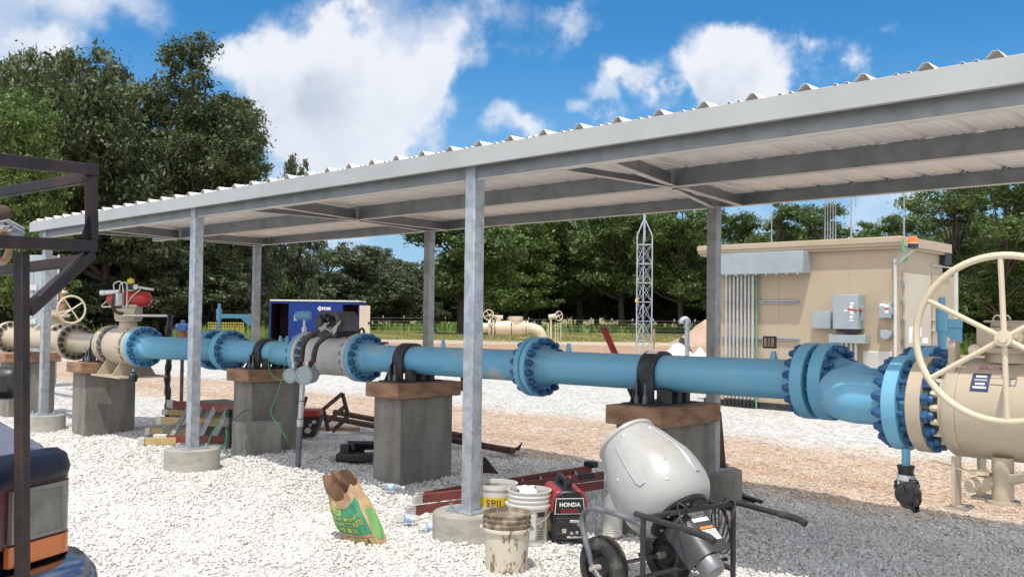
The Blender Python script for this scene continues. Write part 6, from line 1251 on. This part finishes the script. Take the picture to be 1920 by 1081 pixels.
# dark bug guard along the hood front
mb = MB(); n = 14; pr = [(-.045,.995),(-.055,1.03),(-.035,1.075),(.01,1.092),(.07,1.085),(.07,1.04),(.0,.99)]
vs = []
for k in range(n+1):
    p = -.004+(WT*.5)*k/n; bend = .10*max(0, 1-p/.16)**2; zz = -.035*max(0, 1-p/.10)**2
    vs += [tk(p, q+bend, z+zz) for q, z in pr]
m7 = len(pr); mb.add(vs, [(k*m7+j, k*m7+(j+1) % m7, (k+1)*m7+(j+1) % m7, (k+1)*m7+j) for k in range(n) for j in range(m7)]+[list(range(m7))]).build('bug_guard', 'truck_navy', tk_, ang=50)
def wrap(p0, p1, z0, z1, q0, mat, name, par, ob=.0, n=16, th=.02, slope=0):
    vs = []
    for k in range(n+1):
        p = p0+(p1-p0)*k/n; bend = .11*max(0, 1-(p-p0)/.09)**2
        for z in (z0, z1):
            vs += [tk(p, q0+bend+slope*(z-z0), z), tk(p, q0+bend+th+slope*(z-z0), z)]
    f = []
    for k in range(n):
        a = k*4; b_ = a+4; f += [(a, a+2, b_+2, b_), (a+1, b_+1, b_+3, a+3), (a+2, a+3, b_+3, b_+2), (a, b_, b_+1, a+1)]
    f += [(0, 1, 3, 2), (n*4, n*4+2, n*4+3, n*4+1)]
    return MB().add(vs, f).build(name, mat, par, ang=60)
wrap(-.012, .375, .775, .985, -.004, 'truck_maroon', 'headlight_bezel', tk_)
hl_ = wrap(.0, .325, .792, .972, -.022, 'lens', 'headlight', tk_); wrap(.02, .31, .81, .955, -.0245, 'lens_in', 'reflector', hl_, th=.002)
for k in range(14): p = .105+.008*k; MB().bar(tk(p, -.024, .805), tk(p, -.024, .88), .0015, .002, bt).build('lens_flute', 'lens', hl_)
wrap(-.006, .335, .712, .782, -.02, 'amber', 'turn_signal', tk_); wrap(.335, .375, .715, .975, -.01, 'chrome', 'grille_trim', tk_, th=.03)
MB().prism([tk(.38, -.005, .74), tk(WT-.38, -.005, .74), tk(WT-.38, -.005, .965), tk(.38, -.005, .965)], bt*.02).build('grille', 'black_plastic', tk_)
for k in range(5): MB().bar(tk(.38, -.012, .77+.042*k), tk(WT-.38, -.012, .77+.042*k), .012, .012).build('grille_bar', 'chrome', tk_)
# chrome bumper wrapping round the corner
pb_ = [(-.13,.46),(-.165,.50),(-.17,.60),(-.15,.655),(-.10,.69),(-.02,.695),(-.02,.46)]
vs = []; n = 22; nb = len(pb_)
for k in range(n+1):
    p = -.06+(WT*.55)*k/n; bend = .16*max(0, 1-(p+.06)/.17)**2
    vs += [tk(p, q+bend, z) for q, z in pb_]
vs += [tk(-.085+.02*j, .45, z) for j, (q, z) in enumerate([(0,0.48),(0,.52),(0,.60),(0,.64),(0,.66),(0,.66),(0,.48)])] if False else []
bmp = MB().add(vs, [(k*nb+j, k*nb+(j+1) % nb, (k+1)*nb+(j+1) % nb, (k+1)*nb+j) for k in range(n) for j in range(nb)]+[list(range(nb))]).build('bumper', 'chrome', tk_, ang=50)
wrap(-.045, WT*.5, .47, .53, -.178+.0, 'black_plastic', 'bumper_strip', tk_)
mr = MB(); mc = at(6, 718, w=3.75); Mm = Matrix((RH, FH, V(0,0,1))).transposed()
mr.box(mc, (.15, .09, .13), Mm).build('wing_mirror', 'black_plastic', tk_, bev=.035); MB().tube([mc-V(0,0,.03), mc-RH*.25+V(0,0,-.12), tk(.02, 1.4, 1.05)], .014, 8).build('mirror_arm', 'black_plastic', tk_)
for q in (.91, 4.3):
    for p in (.0, WT-.22):
        w_ = MB().cyl(tk(p+.22, q, .37), tk(p-.005, q, .37), .37, n=32).build('wheel', 'rubber', tk_, bev=.03); MB().cyl(tk(p-.01, q, .37), tk(p+.0, q, .37), .2, n=24).build('rim', 'chrome', w_)
for o in list(bpy.data.objects):
    if o.type == 'MESH' and o.parent is None and 'label' not in o and 'kind' not in o: print('UNTAGGED', o.name)
